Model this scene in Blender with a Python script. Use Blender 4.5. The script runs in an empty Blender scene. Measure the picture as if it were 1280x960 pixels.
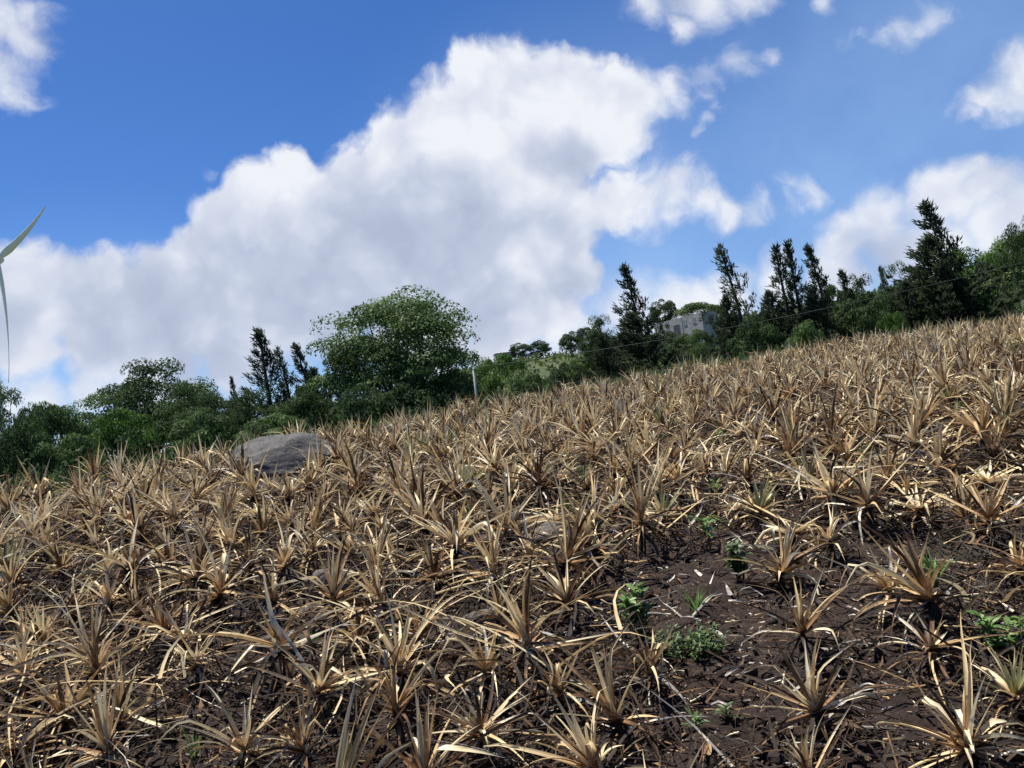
import bpy, math, random
import numpy as np
from mathutils import Vector, Matrix, noise as mnoise

random.seed(7)
RNG = np.random.default_rng(20240)
SC = bpy.context.scene
COL = SC.collection
R = math.radians

# ------------------------------------------------------------------ object helpers
def link(o, parent=None):
    COL.objects.link(o)
    if parent is not None:
        o.parent = parent
    return o

def tag(o, label=None, cat=None, group=None, kind=None):
    if label: o['label'] = label
    if cat: o['category'] = cat
    if group: o['group'] = group
    if kind: o['kind'] = kind
    return o

def empty(name, loc=(0, 0, 0), rz=0.0, scale=(1, 1, 1)):
    o = bpy.data.objects.new(name, None)
    o.empty_display_size = 0.2
    o.location = loc
    o.rotation_euler = (0, 0, rz)
    o.scale = scale
    return link(o)

def mesh_np(name, V, F, mat, parent=None, smooth=False, attr=None, attr_name='leaf'):
    """V (n,3) array, F (m,k) array of quads or triangles."""
    V = np.asarray(V, dtype=np.float32); F = np.asarray(F, dtype=np.int32)
    me = bpy.data.meshes.new(name)
    k = F.shape[1]
    me.vertices.add(len(V)); me.vertices.foreach_set('co', V.ravel())
    me.loops.add(F.size); me.loops.foreach_set('vertex_index', F.ravel())
    me.polygons.add(len(F))
    me.polygons.foreach_set('loop_start', np.arange(0, F.size, k, dtype=np.int32))
    if smooth:
        me.polygons.foreach_set('use_smooth', np.ones(len(F), dtype=bool))
    if attr is not None:
        a = me.attributes.new(attr_name, 'FLOAT_COLOR', 'POINT')
        a.data.foreach_set('color', np.asarray(attr, dtype=np.float32).ravel())
    me.update(calc_edges=True)
    me.materials.append(mat)
    o = bpy.data.objects.new(name, me)
    return link(o, parent)

class MB:
    """collects shapes; build() links them as ONE mesh object"""
    def __init__(self): self.v = []; self.f = []
    def box(self, x0, x1, y0, y1, z0, z1):
        n = len(self.v)
        self.v += [(x0,y0,z0),(x1,y0,z0),(x1,y1,z0),(x0,y1,z0),(x0,y0,z1),(x1,y0,z1),(x1,y1,z1),(x0,y1,z1)]
        self.f += [tuple(n+i for i in q) for q in ((0,3,2,1),(4,5,6,7),(0,1,5,4),(1,2,6,5),(2,3,7,6),(3,0,4,7))]
    def tube(self, pts, rad, k=8, cap=True):
        pts = [Vector(p) for p in pts]
        rad = rad if hasattr(rad, '__len__') else [rad]*len(pts)
        n0 = len(self.v); prev = None
        for i, p in enumerate(pts):
            d = (pts[min(i+1, len(pts)-1)] - pts[max(i-1, 0)])
            d = d.normalized() if d.length > 1e-9 else Vector((0,0,1))
            if prev is None:
                ref = Vector((1,0,0)) if abs(d.x) < 0.8 else Vector((0,1,0))
            else:
                ref = prev
            a = (ref - d*ref.dot(d)).normalized(); b = d.cross(a); prev = a
            for j in range(k):
                t = 2*math.pi*j/k
                self.v.append(tuple(p + (a*math.cos(t) + b*math.sin(t))*rad[i]))
        for i in range(len(pts)-1):
            for j in range(k):
                q = n0+i*k
                self.f.append((q+j, q+(j+1) % k, q+k+(j+1) % k, q+k+j))
        if cap:
            self.f.append(tuple(n0+j for j in reversed(range(k))))
            self.f.append(tuple(n0+(len(pts)-1)*k+j for j in range(k)))
    def loft(self, rings, cap=True):
        n0 = len(self.v); k = len(rings[0])
        for r in rings: self.v += [tuple(p) for p in r]
        for i in range(len(rings)-1):
            for j in range(k):
                q = n0+i*k
                self.f.append((q+j, q+(j+1) % k, q+k+(j+1) % k, q+k+j))
        if cap:
            self.f.append(tuple(n0+j for j in reversed(range(k))))
            self.f.append(tuple(n0+(len(rings)-1)*k+j for j in range(k)))
    def build(self, name, mat, parent=None, smooth=False):
        me = bpy.data.meshes.new(name)
        me.from_pydata(self.v, [], self.f)
        if smooth:
            for p in me.polygons: p.use_smooth = True
        me.update(); me.materials.append(mat)
        return link(bpy.data.objects.new(name, me), parent)

def kids(o):
    return [c for c in COL.objects if c.parent is o]

def copy_tree(o, children, loc, rz, scale):
    c = o.copy(); COL.objects.link(c)
    c.location = loc; c.rotation_euler = (0, 0, rz); c.scale = scale
    for ch in children:
        d = ch.copy(); COL.objects.link(d); d.parent = c
    return c

# ------------------------------------------------------------------ noise on arrays
def _hash(ix, iy, s):
    h = (ix.astype(np.int64)*374761393 + iy.astype(np.int64)*668265263 + s*974634777) & 0xffffffff
    h = ((h ^ (h >> 13))*1274126177) & 0xffffffff
    h = h ^ (h >> 16)
    return (h & 0xffff)/65535.0
def vnoise(x, y, s=0):
    x = np.asarray(x, float); y = np.asarray(y, float)
    ix = np.floor(x); iy = np.floor(y); fx = x-ix; fy = y-iy
    fx = fx*fx*(3-2*fx); fy = fy*fy*(3-2*fy)
    a = _hash(ix, iy, s); b = _hash(ix+1, iy, s); c = _hash(ix, iy+1, s); d = _hash(ix+1, iy+1, s)
    return (a*(1-fx)+b*fx)*(1-fy) + (c*(1-fx)+d*fx)*fy - 0.5
def sstep(a, b, x):
    t = np.clip((np.asarray(x, float)-a)/(b-a), 0, 1)
    return t*t*(3-2*t)

# ------------------------------------------------------------------ camera
W0, H0, FPX = 1280.0, 960.0, 1004.0
CAM = Vector((0, 0, 1.6))
PITCH, ROLL = R(2.28), R(7.0)
_r0 = Vector((1,0,0)); _u0 = Vector((0,-math.sin(PITCH),math.cos(PITCH))); CF = Vector((0,math.cos(PITCH),math.sin(PITCH)))
CR = _r0*math.cos(ROLL) - _u0*math.sin(ROLL)
CU = _u0*math.cos(ROLL) + _r0*math.sin(ROLL)
def ray(u, v):
    return CF + CR*((u-W0/2)/FPX) + CU*((H0/2-v)/FPX)
def at_y(u, v, y):
    d = ray(u, v); return CAM + d*(y/d.y)
def project(P):
    d = np.asarray(P, float) - np.array(CAM)
    x = d@np.array(CR); y = d@np.array(CU); z = d@np.array(CF)
    return W0/2 + FPX*x/z, H0/2 - FPX*y/z, z

cam_d = bpy.data.cameras.new('camera'); cam = bpy.data.objects.new('camera', cam_d); link(cam)
cam_d.sensor_width = 36.0; cam_d.lens = 36.0*FPX/W0; cam_d.clip_start = 0.05; cam_d.clip_end = 6000
M = Matrix.Identity(4)
for i in range(3):
    M[i][0] = CR[i]; M[i][1] = CU[i]; M[i][2] = -CF[i]; M[i][3] = CAM[i]
cam.matrix_world = M
SC.camera = cam

# ------------------------------------------------------------------ the lie of the land
_EX = np.array([-120,-60,-40,-20,-8.3,0,10,22,60,120.]); _EY = np.array([-60,-30,-18,0,13,24,29.5,34,46,60.])
def edge_d(x, y):
    """metres beyond the field's far edge (negative inside the field)"""
    return (np.asarray(y, float) - np.interp(x, _EX, _EY))*0.75
_HX = np.array([-400,-90,-45,-9,13,44,101,141,220,400.]); _HZ = np.array([0,0,9,14,15,18,20,27.5,34,30.])
def ground_z(x, y):
    x = np.asarray(x, float); y = np.asarray(y, float)
    yy = np.clip(y, -60, 60)
    z = 0.0725*np.where(yy < 40, yy, 40+(yy-40)*0.5) + 0.25*(1-np.exp(-(x/8.0)**2))
    z = z + 0.10*vnoise(x*0.35, y*0.35, 3) + 0.05*vnoise(x*1.1, y*1.1, 5)
    d = edge_d(x, y)
    z = z - 3.6*sstep(0.5, 26, d) - 2.2*sstep(10, -60, x)*sstep(5, 50, d)
    z = z + np.interp(x, _HX, _HZ)*sstep(75, 215, y) + (1.6*vnoise(x*0.03, y*0.03, 9) + 0.6*vnoise(x*.1, y*.1, 10))*sstep(10, 60, d)
    return z
def gz(x, y): return float(ground_z(np.array([x]), np.array([y]))[0])
def on_ground(u, v, h=0.0):
    """the ground point seen at a pixel (h = height of what is seen above the ground)"""
    d = ray(u, v); t0, t = 0.5, 0.5
    while t < 400:
        p = CAM + d*t
        if p.z - h < gz(p.x, p.y): break
        t0 = t; t += 0.15 if t < 40 else 1.0
    for _ in range(24):
        m = (t0+t)/2; p = CAM + d*m
        if p.z - h < gz(p.x, p.y): t = m
        else: t0 = m
    p = CAM + d*t
    return Vector((p.x, p.y, gz(p.x, p.y)))
# ------------------------------------------------------------------ materials
def new_mat(name):
    m = bpy.data.materials.new(name); m.use_nodes = True
    nt = m.node_tree; nt.nodes.clear()
    return m, nt
def N(nt, typ, **kw):
    n = nt.nodes.new(typ)
    for k, v in kw.items(): setattr(n, k, v)
    return n
def ramp(nt, fac, stops, interp='LINEAR'):
    n = N(nt, 'ShaderNodeValToRGB'); cr = n.color_ramp; cr.interpolation = interp
    while len(cr.elements) > 1: cr.elements.remove(cr.elements[-1])
    cr.elements[0].position = stops[0][0]; cr.elements[0].color = (*stops[0][1], 1)
    for p, c in stops[1:]:
        e = cr.elements.new(p); e.color = (*c, 1)
    nt.links.new(fac, n.inputs[0]); return n.outputs[0]
def math_n(nt, op, a, b=None, c=None, clamp=False):
    n = N(nt, 'ShaderNodeMath', operation=op, use_clamp=clamp)
    for i, s in enumerate((a, b, c)):
        if s is None: continue
        if isinstance(s, (int, float)): n.inputs[i].default_value = s
        else: nt.links.new(s, n.inputs[i])
    return n.outputs[0]
def mixc(nt, fac, a, b, blend='MIX'):
    n = N(nt, 'ShaderNodeMix', data_type='RGBA', blend_type=blend)
    for s, i in ((fac, 0), (a, 6), (b, 7)):
        if isinstance(s, (int, float)): n.inputs[i].default_value = s
        elif isinstance(s, tuple): n.inputs[i].default_value = (*s, 1)
        else: nt.links.new(s, n.inputs[i])
    return n.outputs[2]
def noise_n(nt, vec, scale, detail=4, rough=0.55, out='Fac'):
    n = N(nt, 'ShaderNodeTexNoise'); n.inputs['Scale'].default_value = scale
    n.inputs['Detail'].default_value = detail; n.inputs['Roughness'].default_value = rough
    if vec is not None: nt.links.new(vec, n.inputs['Vector'])
    return n.outputs[out]
def bump_n(nt, h, strength, dist):
    b = N(nt, 'ShaderNodeBump'); b.inputs['Strength'].default_value = strength; b.inputs['Distance'].default_value = dist
    nt.links.new(h, b.inputs['Height']); return b.outputs[0]
def finish(nt, col, rough=0.7, spec=0.3, normal=None, transl=0.0, metal=0.0, tcol=None):
    p = N(nt, 'ShaderNodeBsdfPrincipled'); o = N(nt, 'ShaderNodeOutputMaterial')
    p.inputs['Roughness'].default_value = rough; p.inputs['Specular IOR Level'].default_value = spec
    p.inputs['Metallic'].default_value = metal
    if isinstance(col, tuple): p.inputs['Base Color'].default_value = (*col, 1)
    else: nt.links.new(col, p.inputs['Base Color'])
    if normal is not None: nt.links.new(normal, p.inputs['Normal'])
    s = p.outputs[0]
    if transl > 0:
        t = N(nt, 'ShaderNodeBsdfTranslucent'); m = N(nt, 'ShaderNodeMixShader'); m.inputs[0].default_value = transl
        c2 = tcol if tcol is not None else col
        if isinstance(c2, tuple): t.inputs[0].default_value = (*c2, 1)
        else: nt.links.new(c2, t.inputs[0])
        nt.links.new(s, m.inputs[1]); nt.links.new(t.outputs[0], m.inputs[2]); s = m.outputs[0]
    nt.links.new(s, o.inputs[0])

def mat_dryleaf():
    m, nt = new_mat('dry_pineapple_leaf')
    a = N(nt, 'ShaderNodeAttribute', attribute_name='leaf')
    sep = N(nt, 'ShaderNodeSeparateColor'); nt.links.new(a.outputs['Color'], sep.inputs[0])
    tone, along, across, kind = sep.outputs[0], sep.outputs[1], sep.outputs[2], a.outputs['Alpha']
    geo = N(nt, 'ShaderNodeNewGeometry')
    # long fibres running down each leaf
    cmb = N(nt, 'ShaderNodeCombineXYZ')
    nt.links.new(math_n(nt, 'MULTIPLY_ADD', across, 7.0, math_n(nt, 'MULTIPLY', tone, 311.0)), cmb.inputs[0])
    nt.links.new(math_n(nt, 'MULTIPLY', along, 2.2), cmb.inputs[1])
    fib = noise_n(nt, cmb.outputs[0], 1.0, 3, 0.6)
    blot = noise_n(nt, geo.outputs['Position'], 14.0, 4, 0.6)
    t2 = math_n(nt, 'ADD', tone, math_n(nt, 'MULTIPLY_ADD', blot, 0.64, -0.32), clamp=True)
    c = ramp(nt, t2, [(0.0, (.030,.024,.021)), (.16, (.070,.046,.032)), (.30, (.20,.118,.060)), (.44, (.48,.320,.160)),
                      (.62, (.70,.535,.285)), (.80, (.85,.725,.46)), (.91, (.88,.80,.60)), (.94, (.46,.43,.39)), (1.0, (.30,.28,.26))])
    # rusty clasping bases, green or yellowish hearts
    rust = math_n(nt, 'MULTIPLY', math_n(nt, 'SUBTRACT', 1.0, math_n(nt, 'MULTIPLY', along, 2.6), clamp=True),
                  math_n(nt, 'GREATER_THAN', kind, 0.25))
    c = mixc(nt, math_n(nt, 'MULTIPLY', rust, 0.55), c, (.46,.225,.085))
    green = math_n(nt, 'GREATER_THAN', kind, 0.75)
    gcol = ramp(nt, along, [(0.0, (.30,.30,.10)), (.45, (.17,.20,.085)), (.75, (.42,.36,.16)), (1.0, (.50,.38,.2))])
    c = mixc(nt, math_n(nt, 'MULTIPLY', green, 0.8), c, gcol)
    tipd = math_n(nt, 'MULTIPLY', math_n(nt, 'SUBTRACT', along, 0.72, clamp=True), 1.6)
    c = mixc(nt, math_n(nt, 'MULTIPLY', tipd, blot, clamp=True), c, (.12,.09,.07))
    # papery brown margins
    ed = math_n(nt, 'ABSOLUTE', math_n(nt, 'SUBTRACT', across, .5))
    ed = math_n(nt, 'MULTIPLY', math_n(nt, 'SUBTRACT', ed, math_n(nt, 'MULTIPLY_ADD', fib, .22, .30), clamp=True), 4.5, clamp=True)
    c = mixc(nt, math_n(nt, 'MULTIPLY', ed, .5), c, (.20,.115,.055))
    fm = N(nt, 'ShaderNodeMapRange'); nt.links.new(fib, fm.inputs[0])
    fm.inputs[1].default_value = .25; fm.inputs[2].default_value = .75; fm.inputs[3].default_value = .68; fm.inputs[4].default_value = 1.16
    vv = N(nt, 'ShaderNodeVectorMath', operation='SCALE'); nt.links.new(c, vv.inputs[0]); nt.links.new(fm.outputs[0], vv.inputs['Scale'])
    finish(nt, vv.outputs[0], 0.72, 0.18, bump_n(nt, fib, 0.5, 0.004), 0.16)
    return m

def mat_foliage(name, dark, mid, light, transl=0.25, rough=0.5, spec=0.12):
    m, nt = new_mat(name)
    a = N(nt, 'ShaderNodeAttribute', attribute_name='leaf')
    sep = N(nt, 'ShaderNodeSeparateColor'); nt.links.new(a.outputs['Color'], sep.inputs[0])
    oi = N(nt, 'ShaderNodeObjectInfo')
    t = math_n(nt, 'ADD', sep.outputs[0], math_n(nt, 'MULTIPLY_ADD', oi.outputs['Random'], 0.3, -0.15), clamp=True)
    c = ramp(nt, t, [(0, dark), (.5, mid), (1, light)])
    finish(nt, c, rough, spec, None, transl)
    return m

def mat_bark(name, c1, c2, scale=6.0):
    m, nt = new_mat(name)
    tc = N(nt, 'ShaderNodeTexCoord'); mp = N(nt, 'ShaderNodeMapping'); mp.inputs['Scale'].default_value = (4, 4, 1)
    nt.links.new(tc.outputs['Object'], mp.inputs[0])
    n = noise_n(nt, mp.outputs[0], scale, 6, .65)
    finish(nt, ramp(nt, n, [(.3, c1), (.7, c2)]), .9, .1, bump_n(nt, n, .8, .03))
    return m

def mat_rock(name, c1, c2, c3, sc=4.0):
    m, nt = new_mat(name)
    tc = N(nt, 'ShaderNodeTexCoord')
    n1 = noise_n(nt, tc.outputs['Object'], sc, 8, .62); n2 = noise_n(nt, tc.outputs['Object'], sc*6, 6, .7)
    v = N(nt, 'ShaderNodeTexVoronoi', feature='DISTANCE_TO_EDGE'); v.inputs['Scale'].default_value = sc*0.7
    wv = N(nt, 'ShaderNodeVectorMath', operation='ADD'); nt.links.new(tc.outputs['Object'], wv.inputs[0])
    nt.links.new(noise_n(nt, tc.outputs['Object'], sc*1.3, 4, .6, 'Color'), wv.inputs[1]); nt.links.new(wv.outputs[0], v.inputs['Vector'])
    crack = N(nt, 'ShaderNodeMapRange'); nt.links.new(v.outputs['Distance'], crack.inputs[0]); crack.inputs[2].default_value = .03
    c = ramp(nt, n1, [(.3, c1), (.55, c2), (.75, c3)])
    c = mixc(nt, math_n(nt, 'MULTIPLY', n2, .55), c, c1)
    c = mixc(nt, math_n(nt, 'MULTIPLY', math_n(nt, 'SUBTRACT', 1.0, crack.outputs[0]), .45), c, tuple(q*.55 for q in c1))
    h = math_n(nt, 'ADD', math_n(nt, 'ADD', n1, math_n(nt, 'MULTIPLY', n2, .5)), math_n(nt, 'MULTIPLY', crack.outputs[0], .35))
    finish(nt, c, .85, .2, bump_n(nt, h, .9, .03))
    return m

def mat_plain(name, col, rough=.6, spec=.3, metal=0.0, var=0.12, sc=3.0, bump=True):
    m, nt = new_mat(name)
    tc = N(nt, 'ShaderNodeTexCoord'); n = noise_n(nt, tc.outputs['Object'], sc, 6, .65)
    c = ramp(nt, n, [(.25, tuple(q*(1-var) for q in col)), (.75, tuple(min(1, q*(1+var)) for q in col))])
    finish(nt, c, rough, spec, bump_n(nt, n, .15, .01) if bump else None, 0, metal)
    return m

def mat_ground():
    m, nt = new_mat('soil')
    geo = N(nt, 'ShaderNodeNewGeometry'); P = geo.outputs['Position']
    n1 = noise_n(nt, P, 1.3, 5, .6); n2 = noise_n(nt, P, 9.0, 8, .68); n3 = noise_n(nt, P, 60.0, 6, .7)
    soil = ramp(nt, n2, [(.25, (.016,.011,.008)), (.48, (.038,.025,.019)), (.62, (.064,.042,.032)), (.8, (.105,.075,.058))])
    soil = mixc(nt, math_n(nt, 'MULTIPLY', n1, .5), soil, (.040,.030,.027))
    # flecks of pale chaff ground into the soil
    vo = N(nt, 'ShaderNodeTexVoronoi'); vo.inputs['Scale'].default_value = 55.0
    mp = N(nt, 'ShaderNodeMapping'); mp.inputs['Scale'].default_value = (1, .45, 1); mp.inputs['Rotation'].default_value = (0, 0, .6)
    nt.links.new(P, mp.inputs[0]); nt.links.new(mp.outputs[0], vo.inputs['Vector'])
    fleck = math_n(nt, 'MULTIPLY', math_n(nt, 'LESS_THAN', vo.outputs['Distance'], .26), math_n(nt, 'GREATER_THAN', n2, .56))
    soil = mixc(nt, math_n(nt, 'MULTIPLY', fleck, .6), soil, (.26,.20,.15))
    at = N(nt, 'ShaderNodeAttribute', attribute_name='leaf')
    sep = N(nt, 'ShaderNodeSeparateColor'); nt.links.new(at.outputs['Color'], sep.inputs[0])
    g1 = noise_n(nt, P, .35, 8, .7)
    grass = ramp(nt, g1, [(.3, (.030,.040,.018)), (.5, (.060,.080,.034)), (.7, (.11,.125,.055))])
    c = mixc(nt, sep.outputs[0], soil, grass)
    h = math_n(nt, 'ADD', math_n(nt, 'MULTIPLY', n2, 1.0), math_n(nt, 'MULTIPLY', n3, .35))
    finish(nt, c, .92, .15, bump_n(nt, h, 1.0, .05))
    return m

MAT = dict(
    leaf=mat_dryleaf(),
    stump=mat_bark('stump_bark', (.020,.015,.012), (.075,.052,.038), 9),
    bark=mat_bark('tree_bark', (.05,.04,.032), (.15,.125,.10)),
    palebark=mat_bark('pale_bark', (.12,.11,.095), (.26,.24,.21)),
    casuarina=mat_foliage('casuarina_needles', (.028,.042,.024), (.054,.074,.042), (.10,.118,.066), .28, .7, .08),
    broad=mat_foliage('broad_leaves', (.038,.068,.022), (.084,.138,.042), (.155,.24,.072), .3, .6, .12),
    darkbroad=mat_foliage('dark_leaves', (.026,.050,.019), (.056,.095,.032), (.11,.16,.055), .3, .65, .1),
    brightbroad=mat_foliage('bright_leaves', (.036,.080,.018), (.075,.145,.028), (.13,.21,.05), .32, .6, .12),
    scrub=mat_foliage('scrub_leaves', (.055,.088,.028), (.110,.155,.050), (.18,.22,.082), .28, .6, .12),
    weed=mat_foliage('weed_leaves', (.060,.12,.028), (.12,.22,.055), (.22,.32,.10), .35, .45, .3),
    darkweed=mat_foliage('creeping_leaves', (.030,.055,.016), (.060,.105,.028), (.11,.16,.05), .25, .5, .3),
    rock=mat_rock('dark_basalt', (.070,.066,.063), (.125,.120,.114), (.20,.192,.183)),
    stone=mat_rock('dusty_stone', (.10,.085,.072), (.17,.145,.125), (.24,.21,.185), 7),
    clod=mat_rock('soil_clod', (.030,.021,.017), (.060,.042,.034), (.095,.07,.056), 9),
    twig=mat_bark('dead_twigs', (.05,.042,.036), (.17,.145,.125), 14),
    white=mat_plain('turbine_paint', (.86,.86,.86), .4, .4, 0, .03, .2, False),
    concrete=mat_plain('weathered_concrete', (.42,.40,.37), .9, .15, 0, .35, 1.2),
    pole=mat_plain('grey_concrete', (.40,.39,.38), .85, .2, 0, .15, 2),
    dark=mat_plain('near_black', (.03,.03,.03), .9, .1),
    metal=mat_plain('roof_sheet', (.55,.56,.57), .5, .4, .2, .1, 1),
    cable=mat_plain('cable', (.10,.10,.10), .6, .3),
    soil=mat_ground(),
)
# ------------------------------------------------------------------ ground: one sheet to the horizon
def build_ground():
    nx, ny = 760, 860
    ux = np.linspace(-1, 1, nx); uy = np.linspace(-0.55, 1, ny)
    xs = 4.1*np.sinh(6.4*ux); ys = 3.0 + 3.6*np.sinh(6.5*uy)
    X, Y = np.meshgrid(xs, ys)
    Z = ground_z(X, Y)
    near = 1-sstep(10, 26, np.hypot(X, Y-3))
    Z = Z + near*(0.06*vnoise(X*4, Y*4, 21) + 0.06*vnoise(X*9, Y*9, 22) + 0.05*vnoise(X*19, Y*19, 23))
    V = np.stack([X.ravel(), Y.ravel(), Z.ravel()], 1)
    i = np.arange(nx*ny).reshape(ny, nx)
    F = np.stack([i[:-1,:-1].ravel(), i[:-1,1:].ravel(), i[1:,1:].ravel(), i[1:,:-1].ravel()], 1)
    A = np.zeros((nx*ny, 4)); A[:, 0] = sstep(-0.3, 1.5, edge_d(X, Y) + 1.2*vnoise(X*.8, Y*.8, 31)).ravel(); A[:, 3] = 1
    tag(mesh_np('ground', V, F, MAT['soil'], smooth=True, attr=A), kind='structure')
build_ground()

# ------------------------------------------------------------------ strips: many leaves at once
def strips(base, az, el, L, Wd, droop, kink, tk, fold, twist, tone, kind, nseg=7, wob=None, floor=None, prof='pine'):
    """curved V-section blades. every argument is an array of n; returns V, F, A."""
    n = len(az); pos = np.array(base, float).copy()
    wob = np.zeros(n) if wob is None else wob
    Vs = []; As = []
    ds = L/nseg
    for s in range(nseg+1):
        t = s/nseg
        e = el - droop*t**1.4 - kink*sstep(-0.06, 0.06, t-tk)
        a = az + wob*math.sin(3.0*t)*t
        d = np.stack([np.cos(e)*np.cos(a), np.cos(e)*np.sin(a), np.sin(e)], 1)
        side = np.stack([-np.sin(a), np.cos(a), np.zeros(n)], 1)
        up = np.cross(d, side)
        tw = twist*t
        side2 = side*np.cos(tw)[:, None] + up*np.sin(tw)[:, None]
        up2 = np.cross(d, side2)
        if prof == 'pine':  w = Wd*(1.0-t**1.9)*(0.72+0.45*math.exp(-t*5)+.18*math.sin(3.1*t)) + .0007
        else:               w = Wd*max(.06, math.sin(math.pi*(0.12+0.86*t)))
        h = (w*0.5)[:, None]
        lift = (w*fold*0.5)[:, None]
        for k, c in ((-1, 0.0), (0, .5), (1, 1.0)):
            p = pos + side2*h*k + up2*lift*(abs(k)*(-1.0 if False else 1.0))
            if floor is not None: p[:, 2] = np.maximum(p[:, 2], floor + .004 + .006*(1-abs(k)) + .012*tone)
            Vs.append(p); As.append(np.stack([tone, np.full(n, t), np.full(n, c), kind], 1))
        pos = pos + d*ds[:, None]
        if floor is not None: pos[:, 2] = np.maximum(pos[:, 2], floor + .004)
    m = (nseg+1)*3
    V = np.stack(Vs, 1).reshape(-1, 3); A = np.stack(As, 1).reshape(-1, 4)
    q = []
    for s in range(nseg):
        for k in (0, 1):
            q.append([s*3+k, s*3+k+1, s*3+k+4, s*3+k+3])
    F = (np.arange(n)*m)[:, None, None] + np.array(q)[None]
    return V, F.reshape(-1, 4), A

def U(a, b, n, r=None): return (r or RNG).uniform(a, b, n)

def rosette(r, kindv, size, posture):
    """living-shape leaves of one dried plant; heart at height hh"""
    hh = size*r.uniform(.28, .46)
    n1, n2, n3 = r.integers(6, 10), r.integers(10, 15), r.integers(10, 16)
    n = n1+n2+n3
    ga = 2.39996*np.arange(n) + r.uniform(0, 6)
    az = ga + r.uniform(-1.2, 1.2, n)
    el = np.concatenate([r.uniform(1.1, 1.52, n1), r.uniform(.6, 1.3, n2), r.uniform(-.3, .8, n3)])
    dr = np.concatenate([r.uniform(-.1, .4, n1), r.uniform(.0, 1.0, n2), r.uniform(.2, 1.5, n3)])
    L = size*np.concatenate([r.uniform(.4, .85, n1), r.uniform(.55, 1.2, n2), r.uniform(.65, 1.35, n3)])
    kk = np.where(r.random(n) < np.concatenate([np.full(n1, .25), np.full(n2, .58), np.full(n3, .55)]), r.uniform(.6, 2.5, n), 0)
    if posture == 'upright': el = el*1.0+.12; dr *= .7; kk *= .5
    if posture == 'splayed': el -= .25; dr *= 1.1
    if posture == 'drooping': dr *= 1.45; kk *= 1.3
    if posture == 'collapsed': el = el*.45-.1; dr *= .8; hh *= .5
    tk = r.uniform(.25, .8, n)
    gap = r.uniform(0, 6.283); miss = (np.cos(az-gap) > r.uniform(.2, .8)) & (np.arange(n) >= n1) & (r.random(n) < .65)
    L = np.where(miss, L*r.uniform(.15, .5, n), L)             # leaves broken off on one side
    snap = r.random(n) < .16; L = np.where(snap, L*r.uniform(.3, .7, n), L)
    Wd = size*np.concatenate([r.uniform(.044, .068, n1), r.uniform(.042, .070, n2), r.uniform(.034, .058, n3)])
    pick = r.random(n); pd_ = np.concatenate([np.full(n1, .10), np.full(n2, .22), np.full(n3, .42)])
    tone = np.where(pick < pd_, r.uniform(.03, .36, n), np.where(pick < pd_+.18, r.uniform(.36, .6, n), r.normal(.76, .09, n)))
    tone = np.clip(tone, .03, .93)
    kind = np.full(n, .5)
    if kindv == 'green': kind[:n1+3] = 1.0
    if kindv == 'grey': tone = np.clip(tone-.22, .03, .9)
    base = np.stack([np.cos(az)*.02*size, np.sin(az)*.02*size, hh + np.concatenate([np.full(n1, .03), np.full(n2, .01), np.full(n3, -.03)])*size], 1)
    V, F, A = strips(base, az, el, L, Wd, dr, kk, tk, r.uniform(.4, 1.15, n), np.concatenate([r.uniform(-.7, .7, n1), r.uniform(-1.5, 1.5, n2), r.uniform(-2.4, 2.4, n3)]), tone, kind, 9,
                     r.uniform(-.6, .6, n), np.full(n, .0))
    return V, F, A, hh
def skirt(r, hh, size):
    n = r.integers(18, 30)
    az = r.uniform(0, 6.283, n)
    el = r.uniform(-.5, .5, n); dr = r.uniform(.9, 2.3, n)
    L = size*r.uniform(.55, 1.35, n)
    tone = np.where(r.random(n) < .17, r.normal(.66, .14, n), r.normal(.10, .12, n)); tone = np.clip(tone, .01, .9)
    tone = np.where(r.random(n) < .07, r.uniform(.9, 1, n), tone)
    base = np.stack([np.cos(az)*.025*size, np.sin(az)*.025*size, hh - size*r.uniform(.02, .20, n)], 1)
    base[:, 2] = np.maximum(base[:, 2], .02)
    return strips(base, az, el, L, size*r.uniform(.028, .054, n), dr, np.where(r.random(n) < .4, r.uniform(.4, 1.2, n), 0), r.uniform(.2, .7, n),
                  r.uniform(.2, .9, n), r.uniform(-2, 2, n), tone, np.zeros(n), 7, r.uniform(-.9, .9, n), np.zeros(n))

PROTOS = []     # (mesh objects of a plant, kind, posture)
def make_proto(kindv, posture, seed):
    r = np.random.default_rng(seed)
    V, F, A, hh = rosette(r, kindv, 0.52, posture)
    root = empty('pineapple_plant')
    a = mesh_np('leaf_rosette', V, F, MAT['leaf'], root, True, A)
    V, F, A = skirt(r, hh, 0.52)
    b = mesh_np('withered_skirt', V, F, MAT['leaf'], root, True, A)
    m = MB(); q = r.uniform(-.01, .01, 2)
    m.tube([(0, 0, -.08), (q[0], q[1], hh*.4), (0, 0, hh*.8), (0, 0, hh+.015)], [.030, .024, .020, .008], 9)
    c = m.build('stump', MAT['stump'], root, True)
    PROTOS.append((root, (a, b, c), kindv, posture, hh))
_kinds = [('straw','upright'),('straw','splayed'),('straw','drooping'),('straw','upright'),('straw','splayed'),('straw','drooping'),
          ('straw','upright'),('straw','splayed'),('grey','splayed'),('grey','drooping'),('grey','upright'),('green','upright'),
          ('green','splayed'),('straw','upright'),('straw','splayed'),('straw','drooping'),('grey','splayed'),('straw','upright'),('straw','collapsed'),('grey','collapsed'),('straw','upright'),('straw','splayed'),('grey','upright'),('straw','collapsed')]
for i, (k, p) in enumerate(_kinds): make_proto(k, p, 100+i)

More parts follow.
